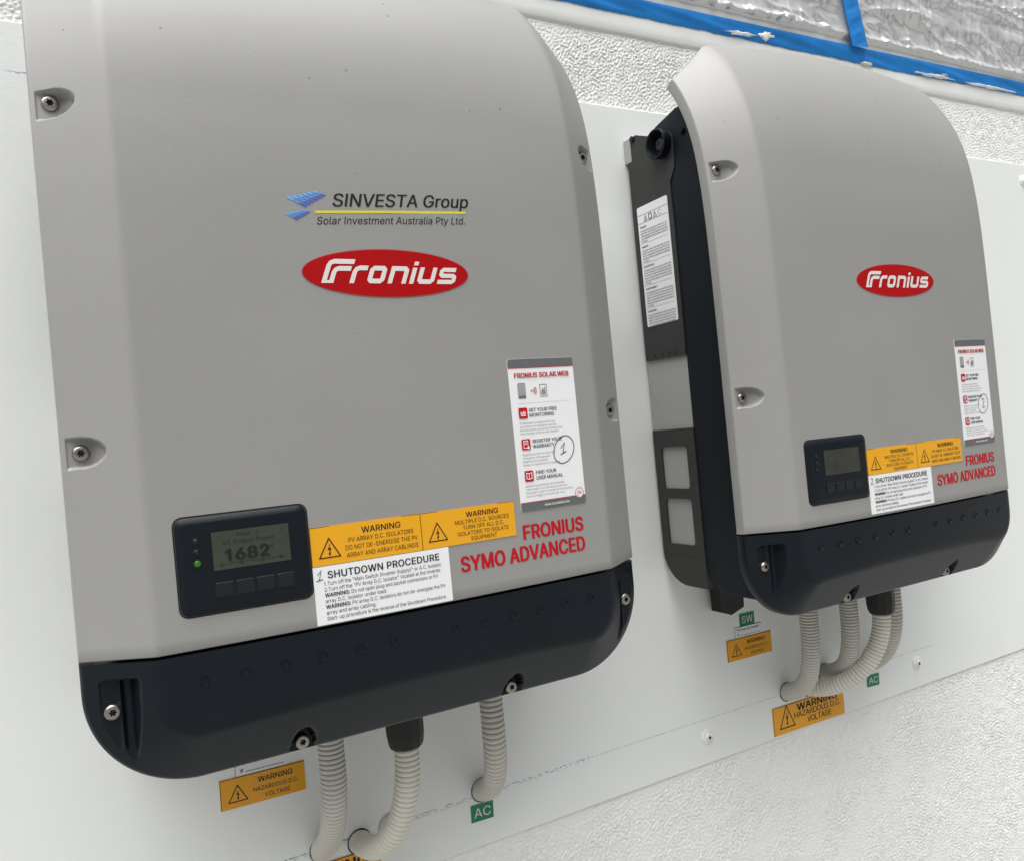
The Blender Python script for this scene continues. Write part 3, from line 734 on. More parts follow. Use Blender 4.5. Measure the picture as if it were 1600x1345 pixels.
def make_display(root):
    dx0, dx1, dz0, dz1 = -0.1853, -0.0885, 0.2290, 0.3018; r = 0.0062
    def ring(ins, off, rad):
        p = []
        x0, x1, z0, z1 = dx0+ins, dx1-ins, dz0+ins, dz1-ins
        for cx, cz, a0 in ((x1-rad, z0+rad, -90), (x1-rad, z1-rad, 0), (x0+rad, z1-rad, 90), (x0+rad, z0+rad, 180)):
            for k in range(7):
                a = math.radians(a0+15*k); p.append((cx+rad*math.cos(a), cz+rad*math.sin(a)))
        q = []
        for i in range(len(p)):
            a_, b_ = p[i], p[(i+1) % len(p)]; m_ = 10 if i % 7 == 6 else 1
            for k in range(m_): q.append(frontfn(a_[0]+(b_[0]-a_[0])*k/m_, a_[1]+(b_[1]-a_[1])*k/m_, off))
        return q
    rings = [ring(-0.0004, -0.003, r), ring(0.0, 0.0004, r), ring(0.0008, 0.0010, r-0.0004), ring(0.0042, 0.0029, r-0.003), ring(0.0050, 0.0030, r-0.003), ring(0.030, 0.0030, 0.002)]
    n = len(rings[0]); v = [p for q in rings for p in q]
    f = [(i*n+k, i*n+(k+1) % n, (i+1)*n+(k+1) % n, (i+1)*n+k) for i in range(len(rings)-1) for k in range(n)]+[[(len(rings)-1)*n+k for k in range(n)]]
    disp = obj('display_panel', v, f, M['dark'], root, IB, 30)
    g = MB()                                                  # dark gap round the panel
    q0, q1 = ring(-0.0013, 0.0002, r+0.001), ring(-0.0002, 0.0002, r)
    g.add(q0+q1, [(k, (k+1) % n, n+(k+1) % n, n+k) for k in range(n)]); g.build('seal', M['black'], disp, IB)
    D = 0.0031
    patch('screen', -0.1603, -0.1034, 0.2605, 0.2893, M['lcd'], disp, lambda x, z, o: frontfn(x, z, o+D), 0.0003, IB, 4, 2)
    for z, on in ((0.2838, 0), (0.2758, 0), (0.2675, 1)):
        y = front_y(-0.1713, z)-D+0.0003
        b = MB(); b.lathe([(0.0034, 0), (0.0034, 0.0007), (0.0028, 0.0008), (0.0027, -0.0003)], 20, Matrix.Translation((-0.1713, y, z)) @ Matrix.Rotation(math.pi/2, 4, 'X'))
        o = b.build('status_light_ring', M['black'], disp, IB, 40)
    for k in range(4):
        x0 = -0.1600+k*0.0150; x1 = x0+0.0128
        pb = Print().rrect(x0, 0.2405, x1, 0.2512, 0.0008, 3)
        b = MB(); xm, zm = (x0+x1)/2, 0.24585
        rg = [[frontfn(xm+(x-xm)*k, zm+(z-zm)*kz, D+o) for x, z in pb.v] for k, kz, o in ((1, 1, -0.001), (1, 1, 0.0005), (0.95, 0.95, 0.0009), (0.90, 0.90, 0.0009))]
        n2 = len(rg[0]); b.add([p for q in rg for p in q], [[i*n2+t, i*n2+(t+1) % n2, (i+1)*n2+(t+1) % n2, (i+1)*n2+t] for i in range(3) for t in range(n2)]+[[3*n2+t for t in range(n2)]])
        b.build('button', M['key'], disp, IB, 25)
        Print().rrect(x0-0.0007, 0.2398, x1+0.0007, 0.2519, 0.0011, 3).build('button_gap', M['black'], disp, frontfn, D+0.00012, IB)
    return disp

def make_badge(root):
    cx, cz, a, h = 0.0003, 0.4868, 0.0745, 0.0206
    def oval(name, k, m, off, parent):
        nt_, nrr = 72, 8; v = [frontfn(cx, cz, off)]
        for i in range(1, nrr+1):
            for t in range(nt_):
                an = 2*math.pi*t/nt_; s = i/nrr
                v.append(frontfn(cx+(a-k)*s*math.cos(an), cz+(h-k)*s*math.sin(an), off))
        if name == 'badge':
            for t in range(nt_):
                an = 2*math.pi*t/nt_; v.append(frontfn(cx+a*math.cos(an), cz+h*math.sin(an), 0.0))
            nrr += 1
        f = [(0, 1+t, 1+(t+1) % nt_) for t in range(nt_)]
        for i in range(nrr-1):
            for t in range(nt_): f.append((1+i*nt_+t, 1+(i+1)*nt_+t, 1+(i+1)*nt_+(t+1) % nt_, 1+i*nt_+(t+1) % nt_))
        return obj(name, v, f, m, parent, IB)
    b = oval('badge', 0, M['badge_rim'], 0.0004, root); oval('red_field', 0.0007, M['badge_red'], 0.0006, b)
    p = Print(); w = 0.0040; mm = lambda L: [(x/1000, z/1000) for x, z in L]
    p.stroke(mm([(-57.2, 480.4), (-57.2, 492.6), (-56.2, 494.9), (-53.8, 496.0), (-36.4, 496.0)]), w)
    p.stroke(mm([(-51.2, 480.4), (-51.2, 486.9), (-50.3, 489.2), (-48.2, 490.2), (-37.6, 490.2)]), w)
    p.rect(-0.0592, 0.4780, -0.0492, 0.4804)
    p.stroke(mm([(-33.8, 478.0), (-33.8, 487.6), (-32.8, 489.9), (-30.4, 490.9), (-23.4, 490.9)]), w)
    p.stroke(mm([(-17.6, 490.9), (-9.8, 490.9), (-8.2, 489.3), (-8.2, 481.6), (-9.8, 480.0), (-17.6, 480.0), (-19.2, 481.6), (-19.2, 489.3)]), w, True)
    p.stroke(mm([(-0.7, 478.0), (-0.7, 490.9), (9.8, 490.9), (11.7, 489.2), (11.7, 478.0)]), w)
    p.stroke(mm([(18.7, 478.0), (18.7, 492.0)]), w); p.stroke(mm([(18.9, 493.9), (18.9, 497.2)]), w)
    p.stroke(mm([(25.6, 492.4), (25.6, 481.6), (27.2, 480.0), (35.8, 480.0), (37.6, 481.6), (37.6, 492.4)]), w)
    p.stroke(mm([(58.0, 490.7), (46.2, 490.7), (44.6, 489.4), (44.6, 486.8), (46.2, 485.4), (56.4, 485.4), (58.0, 484.0), (58.0, 481.3), (56.4, 480.0), (42.8, 480.0)]), w*0.93)
    p.v = [(q[0]+0.39*(q[1]-0.4780), *q[1:]) for q in p.v]
    p.build('lettering', M['badge_white'], b, frontfn, 0.0008, IB)
    q = Print()
    q.text('FRONIUS', 0.1068, 0.1732, 0.2460, 0.0125, 0.036, 0.0, 1.02)
    q.text('SYMO ADVANCED', 0.0415, 0.1732, 0.2270, 0.0130, 0.036, 0.0, 1.02)
    q.build('model_lettering', M['red'], root, frontfn, 0.0003, IB)

def copy_tree(o, parent=None):
    c = o.copy(); C.objects.link(c); c.parent = parent
    for ch in list(o.children): copy_tree(ch, c)
    return c

inv1 = make_inverter()
inv2 = copy_tree(inv1)
DX, DZ = 0.6677, 0.0017
inv2.location = (DX, 0, IB[2]+DZ)
tag(inv1, 'large near grey inverter with lit display and blue panel logo above the red oval', 'inverter', 'inverters on the white board')
tag(inv2, 'farther grey inverter whose dark left flank with a printed white label shows', 'inverter', 'inverters on the white board')

# status lights: the third lamp of the near inverter is lit
def lamp_discs(root, lit):
    disp = [c for c in root.children if c.name.startswith('display_panel')][0]
    for k, z in enumerate((0.2838, 0.2758, 0.2675)):
        y = front_y(-0.1713, z)-0.0031
        b = MB(); b.lathe([(0.0027, -0.0004), (0.0022, 0.0004), (0.0012, 0.0008)], 18, Matrix.Translation((-0.1713, y, z)) @ Matrix.Rotation(math.pi/2, 4, 'X'))
        b.build('status_light', M['led'] if (lit and k == 2) else M['black'], disp, IB, 60)
    p = Print()
    sc = [c for c in disp.children if c.name.startswith('screen')][0]
    if not lit: sc.data = sc.data.copy(); sc.data.materials[0] = M['lcd_off']
    fn = lambda x, z, o: frontfn(x, z, o+0.0034)
    if lit:
        p.text('1682', -0.1510, -0.1195, 0.2668, 0.0085, 0.035, 0.0, 0.95); p.text('W', -0.1185, -0.1162, 0.2725, 0.0020)
        p.build('reading', M['lcd_ink'], disp, fn, 0.00035, IB)
        p = Print(); p.text('AC Output Power', -0.1530, -0.1150, 0.2790, 0.0030, 0.0, 0, 1.1)
        p.text('Now', -0.142, -0.132, 0.2845, 0.0024); p.text('i', -0.1090, -0.1083, 0.2845, 0.0026); p.rect(-0.1275, 0.2843, -0.1268, 0.2872)
        p.stroke([(-0.157, 0.2640), (-0.139, 0.2650), (-0.120, 0.2642), (-0.107, 0.2648)], 0.0003)
        for x in (-0.1545, -0.1400, -0.1245, -0.1110): p.poly([(x-0.0013, 0.2636), (x+0.0013, 0.2636), (x, 0.2660)])
        p.build('menu_lettering', M['lcd_faint'], disp, fn, 0.00035, IB)
lamp_discs(inv1, True); lamp_discs(inv2, False)

# ------------------------------------------------------------------ stickers on the inverters
def hazard(p, x, z, s, asp=1.12):
    """triangle outline with a lightning bolt, apex up, base width s"""
    h = s*asp*0.80
    p.stroke([(x-s/2, z), (x+s/2, z), (x, z+h)], s*0.055, True)
    b = [(0.02, 0.70), (-0.10, 0.38), (0.005, 0.42), (-0.035, 0.20), (-0.075, 0.22), (0.0, 0.06), (0.06, 0.25), (0.015, 0.225), (0.085, 0.52), (-0.02, 0.48), (0.055, 0.70)]
    p.poly([(x+a*s, z+c*h) for a, c in b][::-1])
def warn_label(root, x0, x1, z0, z1, lines, tri_x, txt, name='warning_sticker'):
    st = patch(name, x0, x1, z0, z1, M['yellow'], root, frontfn, 0.0005, IB, 8, 3)
    p = Print(); hazard(p, tri_x, z0+0.0060, 0.0170)
    for t, a, b, z, cap, bold in txt: p.text(t, a, b, z, cap, bold)
    p.stroke([(x0+0.0002, z0+0.0002), (x0+0.0002, z1-0.0002), (x1-0.0002, z1-0.0002)], 0.00035)
    p.build('lettering', M['ink'], st, frontfn, 0.0007, IB); return st
def isolators(root, ox, zz):
    warn_label(root, ox, ox+0.0940, zz, zz+0.0310, None, ox+0.0150, [
        ('WARNING', ox+0.0425, ox+0.0760, zz+0.0220, 0.0049, 0.012), ('PV ARRAY D.C. ISOLATORS', ox+0.0310, ox+0.0870, zz+0.0158, 0.0036, 0.004),
        ('DO NOT DE-ENERGISE THE PV', ox+0.0280, ox+0.0905, zz+0.0098, 0.0036, 0.004), ('ARRAY AND ARRAY CABLINGS', ox+0.0285, ox+0.0905, zz+0.0037, 0.0036, 0.004)])
def sources(root, ox, zz):
    warn_label(root, ox, ox+0.0920, zz, zz+0.0310, None, ox+0.0150, [
        ('WARNING', ox+0.0430, ox+0.0750, zz+0.0226, 0.0046, 0.012), ('MULTIPLE D.C. SOURCES', ox+0.0320, ox+0.0855, zz+0.0172, 0.0034, 0.004),
        ('TURN OFF ALL D.C.', ox+0.0390, ox+0.0800, zz+0.0121, 0.0034, 0.004), ('ISOLATORS TO ISOLATE', ox+0.0335, ox+0.0845, zz+0.0070, 0.0034, 0.004), ('EQUIPMENT', ox+0.0465, ox+0.0720, zz+0.0020, 0.0034, 0.004)])
isolators(inv1, -0.0872, 0.2514); sources(inv1, 0.0070, 0.2512)
sources(inv2, -0.0880, 0.2530); isolators(inv2, 0.0044, 0.2530)

def shutdown(root, x0, z1, num):
    x1, z0 = x0+0.1175, z1-0.0460
    st = patch('shutdown_sticker', x0, x1, z0, z1, M['white'], root, frontfn, 0.0005, IB, 8, 4)
    p = Print(); W = x0+0.0080
    p.text('SHUTDOWN PROCEDURE', x0+0.0115, x0+0.1080, z1-0.0098, 0.0056, 0.018, 0, 1.05)
    L = [('1.Turn off the "Main Switch (Inverter Supply)" or A.C. Isolator.', 0.1020), ('2.Turn off the "PV Array D.C. Isolator" located at the inverter.', 0.1010), (None, 'Do not open plug and socket connectors or PV', 0.0980),
         ('array D.C. Isolator under load.', 0.0510), (None, 'PV array D.C. Isolators do not de-energise the PV', 0.1040), ('array and array cabling.', 0.0410), ('Start-up procedure is the reverse of the Shutdown Procedure.', 0.1035)]
    for i, l in enumerate(L):
        z = z1-0.0152-i*0.00462
        if l[0] is None:
            p.text('WARNING:', W, W+0.0200, z, 0.0031, 0.020); p.text(l[1], W+0.0215, W+l[2]-0.0005, z, 0.0030, 0.004)
        else: p.text(l[0], W, W+l[1], z, 0.0030, 0.004)
    p.build('lettering', M['ink'], st, frontfn, 0.0007, IB)
    q = Print(); cx, cz = x0+0.0055, z1-0.0070
    if num == 1:
        q.stroke([(cx-0.0022, cz+0.0008), (cx+0.0010, cz+0.0040), (cx-0.0012, cz-0.0036)], 0.0006); q.stroke([(cx-0.0036, cz-0.0040), (cx+0.0020, cz-0.0030)], 0.0006)
    else:
        q.stroke([(cx-0.0020, cz+0.0022), (cx-0.0006, cz+0.0040), (cx+0.0012, cz+0.0032), (cx+0.0010, cz+0.0010), (cx-0.0024, cz-0.0034), (cx+0.0024, cz-0.0028)], 0.0006)
    q.build('handwriting', M['pen'], st, frontfn, 0.0008, IB)
shutdown(inv1, -0.0870, 0.2508, 1); shutdown(inv2, -0.0878, 0.2525, 2)

def web_sticker(root, num, ang):
    x0, x1, z0, z1 = 0.1062, 0.1792, 0.2712, 0.4099; cx, cz = (x0+x1)/2, (z0+z1)/2
    st = patch('monitoring_sticker', x0, x1, z0, z1, M['white'], root, frontfn, 0.0005, IB, 8, 8, ang, 0.0022)
    R = lambda p: p.rot(ang, cx, cz)
    def rp(): return Print()
    R(rp().band(x0+0.0001, 0.4020, x1-0.0001, 0.4098, 0.0021, True)).build('top_band', M['band'], st, frontfn, 0.0007, IB)
    R(rp().band(x0+0.0001, 0.2713, x1-0.0001, 0.2785, 0.0021, False)).build('bottom_band', M['band'], st, frontfn, 0.0007, IB)
    p = rp(); p.text('FRONIUS SOLAR.WEB', 0.1122, 0.1727, 0.3925, 0.0044, 0.030)
    R(p).build('red_lettering', M['red'], st, frontfn, 0.0011, IB)
    for za in (0.4013, 0.2786): R(rp().rect(x0+0.0003, za, x1-0.0003, za+0.0006)).build('red_rule', M['red'], st, frontfn, 0.0009, IB)
    for ic in (0.3552, 0.3267, 0.2979): R(rp().rrect(0.1131, ic, 0.1225, ic+0.0099, 0.0012, 3)).build('icon_tile', M['red'], st, frontfn, 0.0011, IB)
    p = rp()
    for rr in (0.0020, 0.0036, 0.0052):
        p.stroke([(0.1293+rr*math.cos(a), 0.3800+rr*math.sin(a)) for a in np.radians([-42, -20, 0, 20, 42])], 0.0007)
    p.disc(0.1290, 0.3800, 0.0008, 12); R(p).build('signal_mark', M['red'], st, frontfn, 0.0011, IB); p = rp()
    n = 26; p.stroke([(0.1722+0.0046*math.cos(2*math.pi*k/n), 0.2815+0.0046*math.sin(2*math.pi*k/n)) for k in range(n)], 0.0005, True)
    p.text('MADE IN', 0.1698, 0.1746, 0.2820, 0.0010, 0.01); p.text('AUSTRIA', 0.1696, 0.1748, 0.2803, 0.0011, 0.01)
    # the roundel is white behind its ring
    w = rp(); w.disc(0.1722, 0.2815, 0.0051, 26); R(w).build('roundel', M['white'], st, frontfn, 0.0009, IB)
    R(p).build('roundel_ring', M['red'], st, frontfn, 0.0011, IB)
    w = rp(); w.text('WWW.SOLARWEB.COM', 0.1315, 0.1592, 0.2738, 0.0020, 0.012)
    R(w).build('web_lettering', M['white'], st, frontfn, 0.0013, IB); w = rp(); w.rect(0.1150, 0.3575, 0.1206, 0.3582)
    for k, hgt in enumerate((0.0028, 0.0020, 0.0034, 0.0026)): w.rect(0.1150+k*0.00145, 0.3586, 0.1160+k*0.00145, 0.3586+hgt)
    R(w).build('chart_glyph', M['white'], st, frontfn, 0.0013, IB); w = rp()
    w.stroke([(0.1152, 0.3284), (0.1196, 0.3284), (0.1196, 0.3350), (0.1152, 0.3350)], 0.0006, True); w.rect(0.1160, 0.3318, 0.1188, 0.3324); w.rect(0.1160, 0.3332, 0.1188, 0.3338); w.disc(0.1198, 0.3286, 0.0013, 12)
    R(w).build('certificate_glyph', M['white'], st, frontfn, 0.0013, IB); w = rp()
    w.stroke([(0.1178, 0.3000), (0.1150, 0.3006), (0.1150, 0.3058), (0.1178, 0.3050), (0.1206, 0.3058), (0.1206, 0.3006)], 0.0007, True); w.rect(0.1175, 0.3005, 0.1181, 0.3045)
    R(w).build('book_glyph', M['white'], st, frontfn, 0.0013, IB)
    for pair in ((('GET YOUR FREE', 0.1245, 0.1556, 0.3611), ('MONITORING', 0.1247, 0.1518, 0.3564)), (('REGISTER YOUR', 0.1254, 0.1577, 0.3325), ('WARRANTY', 0.1252, 0.1490, 0.3277)), (('FIND YOUR', 0.1256, 0.1482, 0.3038), ('USER MANUAL', 0.1257, 0.1553, 0.2988))):
        g = rp()
        for t, a, b, z in pair: g.text(t, a, b, z, 0.0031, 0.022)
        R(g).build('grey_lettering', M['grey_ink'], st, frontfn, 0.0007, IB)
    g = rp()
    g.rrect(0.1146, 0.3735, 0.1230, 0.3760, 0.0008, 2); g.stroke([(0.1148, 0.3762), (0.1228, 0.3762), (0.1228, 0.3868), (0.1212, 0.3876), (0.1164, 0.3876), (0.1148, 0.3868)], 0.0004, True)
    R(g).build('inverter_icon', M['grey_ink'], st, frontfn, 0.0008, IB); g = rp()
    g.stroke([(0.1389, 0.3744), (0.1463, 0.3744), (0.1463, 0.3854), (0.1389, 0.3854)], 0.0006, True)
    for k, hgt in enumerate((0.0042, 0.0064, 0.0052, 0.0072)): g.rect(0.1402+k*0.00125, 0.3758, 0.1411+k*0.00125, 0.3758+hgt)
    R(g).build('tablet_icon', M['grey_ink'], st, frontfn, 0.0007, IB)
    q = rp(); q.rrect(0.1152, 0.3764, 0.1224, 0.3872, 0.0008, 2)
    B = [['Kostenloses Anlagenmonitoring', "Surveillance d'installation gratuite", 'Monitorización gratuita de instalaciones', "Monitoraggio gratuito dell'impianto"],
         ['Registrieren Sie Ihre Garantie', 'Enregistrer votre garantie', 'Registrarse la garantía', 'Esegui la registrazione di garanzia'],
         ['Bedienungsanleitung herunterladen', 'Téléchargez vos instructions de service', 'Descargar y abrir el manual de instrucciones', "Scarica e leggi le istruzioni per l'uso"]]
    wd = [[0.0385, 0.0405, 0.0470, 0.0425], [0.0360, 0.0300, 0.0270, 0.0405], [0.0430, 0.0460, 0.0520, 0.0425]]
    for bi, z in enumerate((0.3500, 0.3215, 0.2928)):
        for k in range(4): q.text(B[bi][k], 0.1132, 0.1132+wd[bi][k], z-k*0.0031, 0.0019)
    n = 60
    for k in range(n): q.rect(0.1128+k*0.00102, 0.3688, 0.1133+k*0.00102, 0.3692)
    R(q).build('small_print', M['pale_ink'], st, frontfn, 0.0007, IB)
    h = rp(); cx_, cz_ = 0.1597, 0.3235
    pts = []
    for k in range(27):
        a = 1.75+2*math.pi*1.03*k/26; rx, rz = 0.0118, 0.0128
        xx, zz = rx*math.cos(a), rz*math.sin(a); pts.append((cx_+xx+0.22*zz-0.0003*k/26*3, cz_+zz))
    h.stroke(pts, 0.00075)
    if num == 1:
        h.stroke([(0.1560, 0.3250), (0.1606, 0.3300), (0.1580, 0.3206)], 0.0008); h.stroke([(0.1548, 0.3190), (0.1618, 0.3216)], 0.0008)
    else:
        h.stroke([(0.1566, 0.3280), (0.1590, 0.3306), (0.1618, 0.3292), (0.1612, 0.3254), (0.1570, 0.3188), (0.1592, 0.3180), (0.1630, 0.3198)], 0.0008)
    R(h).build('handwriting', M['pen'], st, frontfn, 0.0009, IB)
web_sticker(inv1, 1, 0.004); web_sticker(inv2, 2, 0.004)

def company_logo(root):
    ang = 0.046; cx, cz = 0.0, 0.5400
    S = lambda: Print()
    mk = {}
    for key, corners in (('a', [(-81.4, 547.5), (-56.2, 554.3), (-47.0, 551.0), (-65.8, 539.6)]), ('b', [(-84.2, 534.2), (-67.5, 538.0), (-61.1, 536.4), (-73.7, 528.8)])):
        P00, P10, P11, P01 = [np.array(c)/1000 for c in corners]
        nu, nv = 6, 3
        for j in range(nv):
            for i in range(nu):
                u0, u1, v0, v1 = (i+0.06)/nu, (i+0.78)/nu, (j+0.02)/nv, (j+0.90)/nv
                # the three rows step to the right as they come down
                B = lambda u, v: (P00*(1-u)*(1-v)+P10*u*(1-v)+P11*u*v+P01*(1-u)*v)
                mk.setdefault(j, S()).poly([B(u0, v0), B(u0, v1), B(u1, v1), B(u1, v0)])
    base = Print(); base.text('SINVESTA Group', -0.0430, 0.0818, 0.0, 0.0108, 0.014, 0.22, 1.0)
    base.v = [(p[0], p[1]+0.5418+0.046*(p[0]+0.043), *p[2:]) for p in base.v]
    lg = base.build('company_lettering', M['ink'], root, frontfn, 0.0003, IB)
    t = Print(); t.text('Solar Investment Australia Pty Ltd.', -0.0578, 0.0765, 0.0, 0.0062, 0.0, 0.22, 1.0)
    t.v = [(p[0], p[1]+0.5262+0.046*(p[0]+0.0578), *p[2:]) for p in t.v]; t.build('small_lettering', M['ink'], lg, frontfn, 0.0003, IB)
    y = Print(); y.stroke([(-0.0585, 0.5365), (0.0, 0.5394), (0.0783, 0.5430)], 0.0022); y.build('yellow_rule', M['yellow_line'], lg, frontfn, 0.0003, IB)
    for j, m in ((0, 'blue1'), (1, 'blue2'), (2, 'blue3')): mk[j].build('solar_panel_mark', M[m], lg, frontfn, 0.0003, IB)
company_logo(inv1)

# printed warning label on the visible left bracket of the far inverter
def flank_label(root):
    def fn(y_, z, off): return (-0.2338-off, y_, z)      # drawing x runs along -y
    F = lambda x, z, off: fn(-x, z, off)
    x0, x1, z0, z1 = 0.0200, 0.0815, 0.4650, 0.6232
    st = patch('safety_sticker', x0, x1, z0, z1, M['white'], root, F, 0.0004, IB, 3, 3, 0, 0.0025)
    p = Print(); z = z1-0.0115
    p.rect(x0+0.001, z, x1-0.001, z+0.0005); p.rect(x0+0.001, z-0.0105, x1-0.001, z-0.0100)
    for k, s in enumerate((0, 1, 0, 2)):
        cx = x0+0.0165+k*0.0095; cz = z-0.0085
        if s == 0: p.stroke([(cx-0.0034, cz), (cx+0.0034, cz), (cx, cz+0.0068)], 0.0006, True); p.rect(cx-0.0004, cz+0.0012, cx+0.0004, cz+0.0040)
        elif s == 1: p.stroke([(cx-0.0026, cz), (cx+0.0026, cz), (cx+0.0026, cz+0.0066), (cx-0.0026, cz+0.0066)], 0.0011, True)
        else: p.stroke([(cx+0.003*math.cos(a), cz+0.0034+0.003*math.sin(a)) for a in np.linspace(0.4, 5.9, 14)], 0.0005)
    secs = [('WARNUNG!', ['Ein elektrischer Schlag kann tödlich sein. Vor', 'dem Öffnen des Geräts dafür sorgen, dass Ein-', 'und Ausgangsseite spannungsfrei und getrennt', 'sind. Entladezeit der Kondensatoren abwarten!', '(6 Minuten).']),
            ('WARNING!', ['An electric shock can be fatal. Make sure that', 'both the input side and output side of the device', 'are de-energised and isolated before opening', 'the device. Wait for capacitors to discharge', '(6 minutes).']),
            ('¡ADVERTENCIA!', ['Una descarga eléctrica puede ser mortal. Antes', 'de abrir el dispositivo, asegurarse de que el lado', 'de entrada y el lado de salida del dispositivo', 'estén exentos de tensión y separados. Esperar', 'hasta que se descarguen los condensadores', '(6 minutos).']),
            ('AVERTISSEMENT !', ['Une décharge électrique peut être mortelle.', "Avant d'ouvrir l'appareil, veiller à ce que le côté", "entrée et le côté sortie de l'appareil soient hors", 'tension et déconnectés. Attendre l’expiration du', 'temps de décharge des condensateurs', '(6 minutes).']),
            ('AVVERTENZA!', ['Una scossa elettrica può risultare mortale. Prima', 'di aprire il dispositivo accertarsi che il lato di', 'ingresso e il lato di uscita del dispositivo siano', 'senza tensione e separati. Attendere il tempo', 'di scaricamento dei condensatori', '(6 minuti).'])]
    z -= 0.0145
    for i, (hd, ln) in enumerate(secs):
        p.text(hd, x0+0.004, x0+0.004+0.0013*len(hd)*1.25, z-0.0022, 0.0022, 0.03); z -= 0.0052
        for k, l in enumerate(ln):
            p.text(l, x0+0.004, (x1-0.0035) if k < len(ln)-1 else x0+0.004+0.0011*len(l), z-0.0020, 0.0020, 0.012); z -= 0.00345
        z -= 0.0012
        if i < 4: p.rect(x0+0.003, z+0.0009, x1-0.003, z+0.0012)
        z -= 0.0024
    p.build('lettering', M['ink'], st, F, 0.0006, IB)
flank_label(inv2)

# ------------------------------------------------------------------ labels stuck on the board
def sign(name, x0, x1, z0, z1, m, draw, label, cat='label', ink='ink', ang=-0.019, group=None, th=0.0010):
    cx, cz = (x0+x1)/2, (z0+z1)/2; org = (cx, BY, cz)
    o = patch(name, x0, x1, z0, z1, m, None, wallfn, th, org, 1, 1, ang)
    p = Print(); draw(p, x0, x1, z0, z1); p.rot(ang, cx, cz).build('lettering', M[ink], o, wallfn, th+0.0002, org)
    return tag(o, label, cat, group)
def d_warn(p, x0, x1, z0, z1):
    w, h = x1-x0, z1-z0; hazard(p, x0+w*0.20, z0+h*0.21, w*0.215, 1.1)
    p.text('WARNING', x0+w*0.44, x0+w*0.85, z0+h*0.66, h*0.185, 0.014); p.text('HAZARDOUS D.C.', x0+w*0.38, x0+w*0.92, z0+h*0.38, h*0.14, 0.004); p.text('VOLTAGE', x0+w*0.51, x0+w*0.81, z0+h*0.12, h*0.145, 0.004)
    p.stroke([(x0+0.0003, z0+0.0003), (x0+0.0003, z1-0.0003), (x1-0.0003, z1-0.0003)], 0.0006)
def d_big(p, x0, x1, z0, z1):
    w, h = x1-x0, z1-z0; hazard(p, x0+w*0.185, z0+h*0.20, w*0.20, 1.3)
    p.text('WARNING', x0+w*0.33, x0+w*0.90, z0+h*0.68, h*0.24, 0.035); p.text('HAZARDOUS D.C.', x0+w*0.285, x0+w*0.945, z0+h*0.42, h*0.21, 0.010); p.text('VOLTAGE', x0+w*0.46, x0+w*0.80, z0+h*0.145, h*0.21, 0.010)
    p.stroke([(x0+0.0004, z0+0.0004), (x0+0.0004, z1-0.0004), (x1-0.0004, z1-0.0004)], 0.0008)
def d_iso(p, x0, x1, z0, z1):
    w, h = x1-x0, z1-z0
    p.text('PV Array DC Isolator', x0+w*0.09, x0+w*0.90, z0+h*0.60, h*0.21, 0.010); p.text('#', x0+w*0.10, x0+w*0.155, z0+h*0.16, h*0.21, 0.01)
    p.rect(x0+w*0.20, z0+h*0.15, x0+w*0.92, z0+h*0.18); p.stroke([(x0+0.0003, z0+0.0003), (x0+0.0003, z1-0.0003), (x1-0.0003, z1-0.0003)], 0.0005)
def d_ac(t):
    def f(p, x0, x1, z0, z1):
        w, h = x1-x0, z1-z0; p.text(t, x0+w*0.13, x1-w*0.12, z0+h*0.24, h*0.54, 0.0, 0, 1.0)
    return f
sign('isolator_label', -0.1285, -0.0755, 0.0255, 0.0435, M['white'], d_iso, 'white isolator label half hidden by the near inverter lower edge', ang=-0.019, th=0.0006)
sign('hazard_label', -0.1442, -0.0600, -0.0050, 0.0250, M['yellow_wall'], d_warn, 'small amber hazard label under the near inverter left of its conduits')
sign('circuit_label', 0.1233, 0.1518, -0.0992, -0.0800, M['green'], d_ac('AC'), 'green AC label under the near inverter single right conduit', ink='badge_white', ang=-0.03)
sign('hazard_label', -0.1360, 0.0130, -0.1300, -0.0870, M['yellow_wall'], d_big, 'amber hazard label cut off by the bottom edge of the photo', ang=-0.014)
sign('circuit_label', 0.5604, 0.5880, 0.0428, 0.0605, M['green'], d_ac('SW'), 'green SW label topmost of the stack under the far inverter', ink='badge_white', ang=-0.019)
sign('isolator_label', 0.5487, 0.6010, 0.0282, 0.0428, M['white'], d_iso, 'white isolator label between the green SW and amber labels', ang=-0.012, th=0.0006)
sign('hazard_label', 0.5320, 0.6170, -0.0024, 0.0275, M['yellow_wall'], d_warn, 'small amber hazard label at the foot of the stack below SW', ang=-0.012)
sign('hazard_label', 0.6060, 0.7553, -0.1260, -0.0860, M['yellow_wall'], d_big, 'large amber hazard label under the far inverter conduits', ang=-0.012)
sign('circuit_label', 0.8120, 0.8398, -0.1015, -0.0835, M['green'], d_ac('AC'), 'green AC label beside the far inverter rear right conduit', ink='badge_white', ang=-0.05)

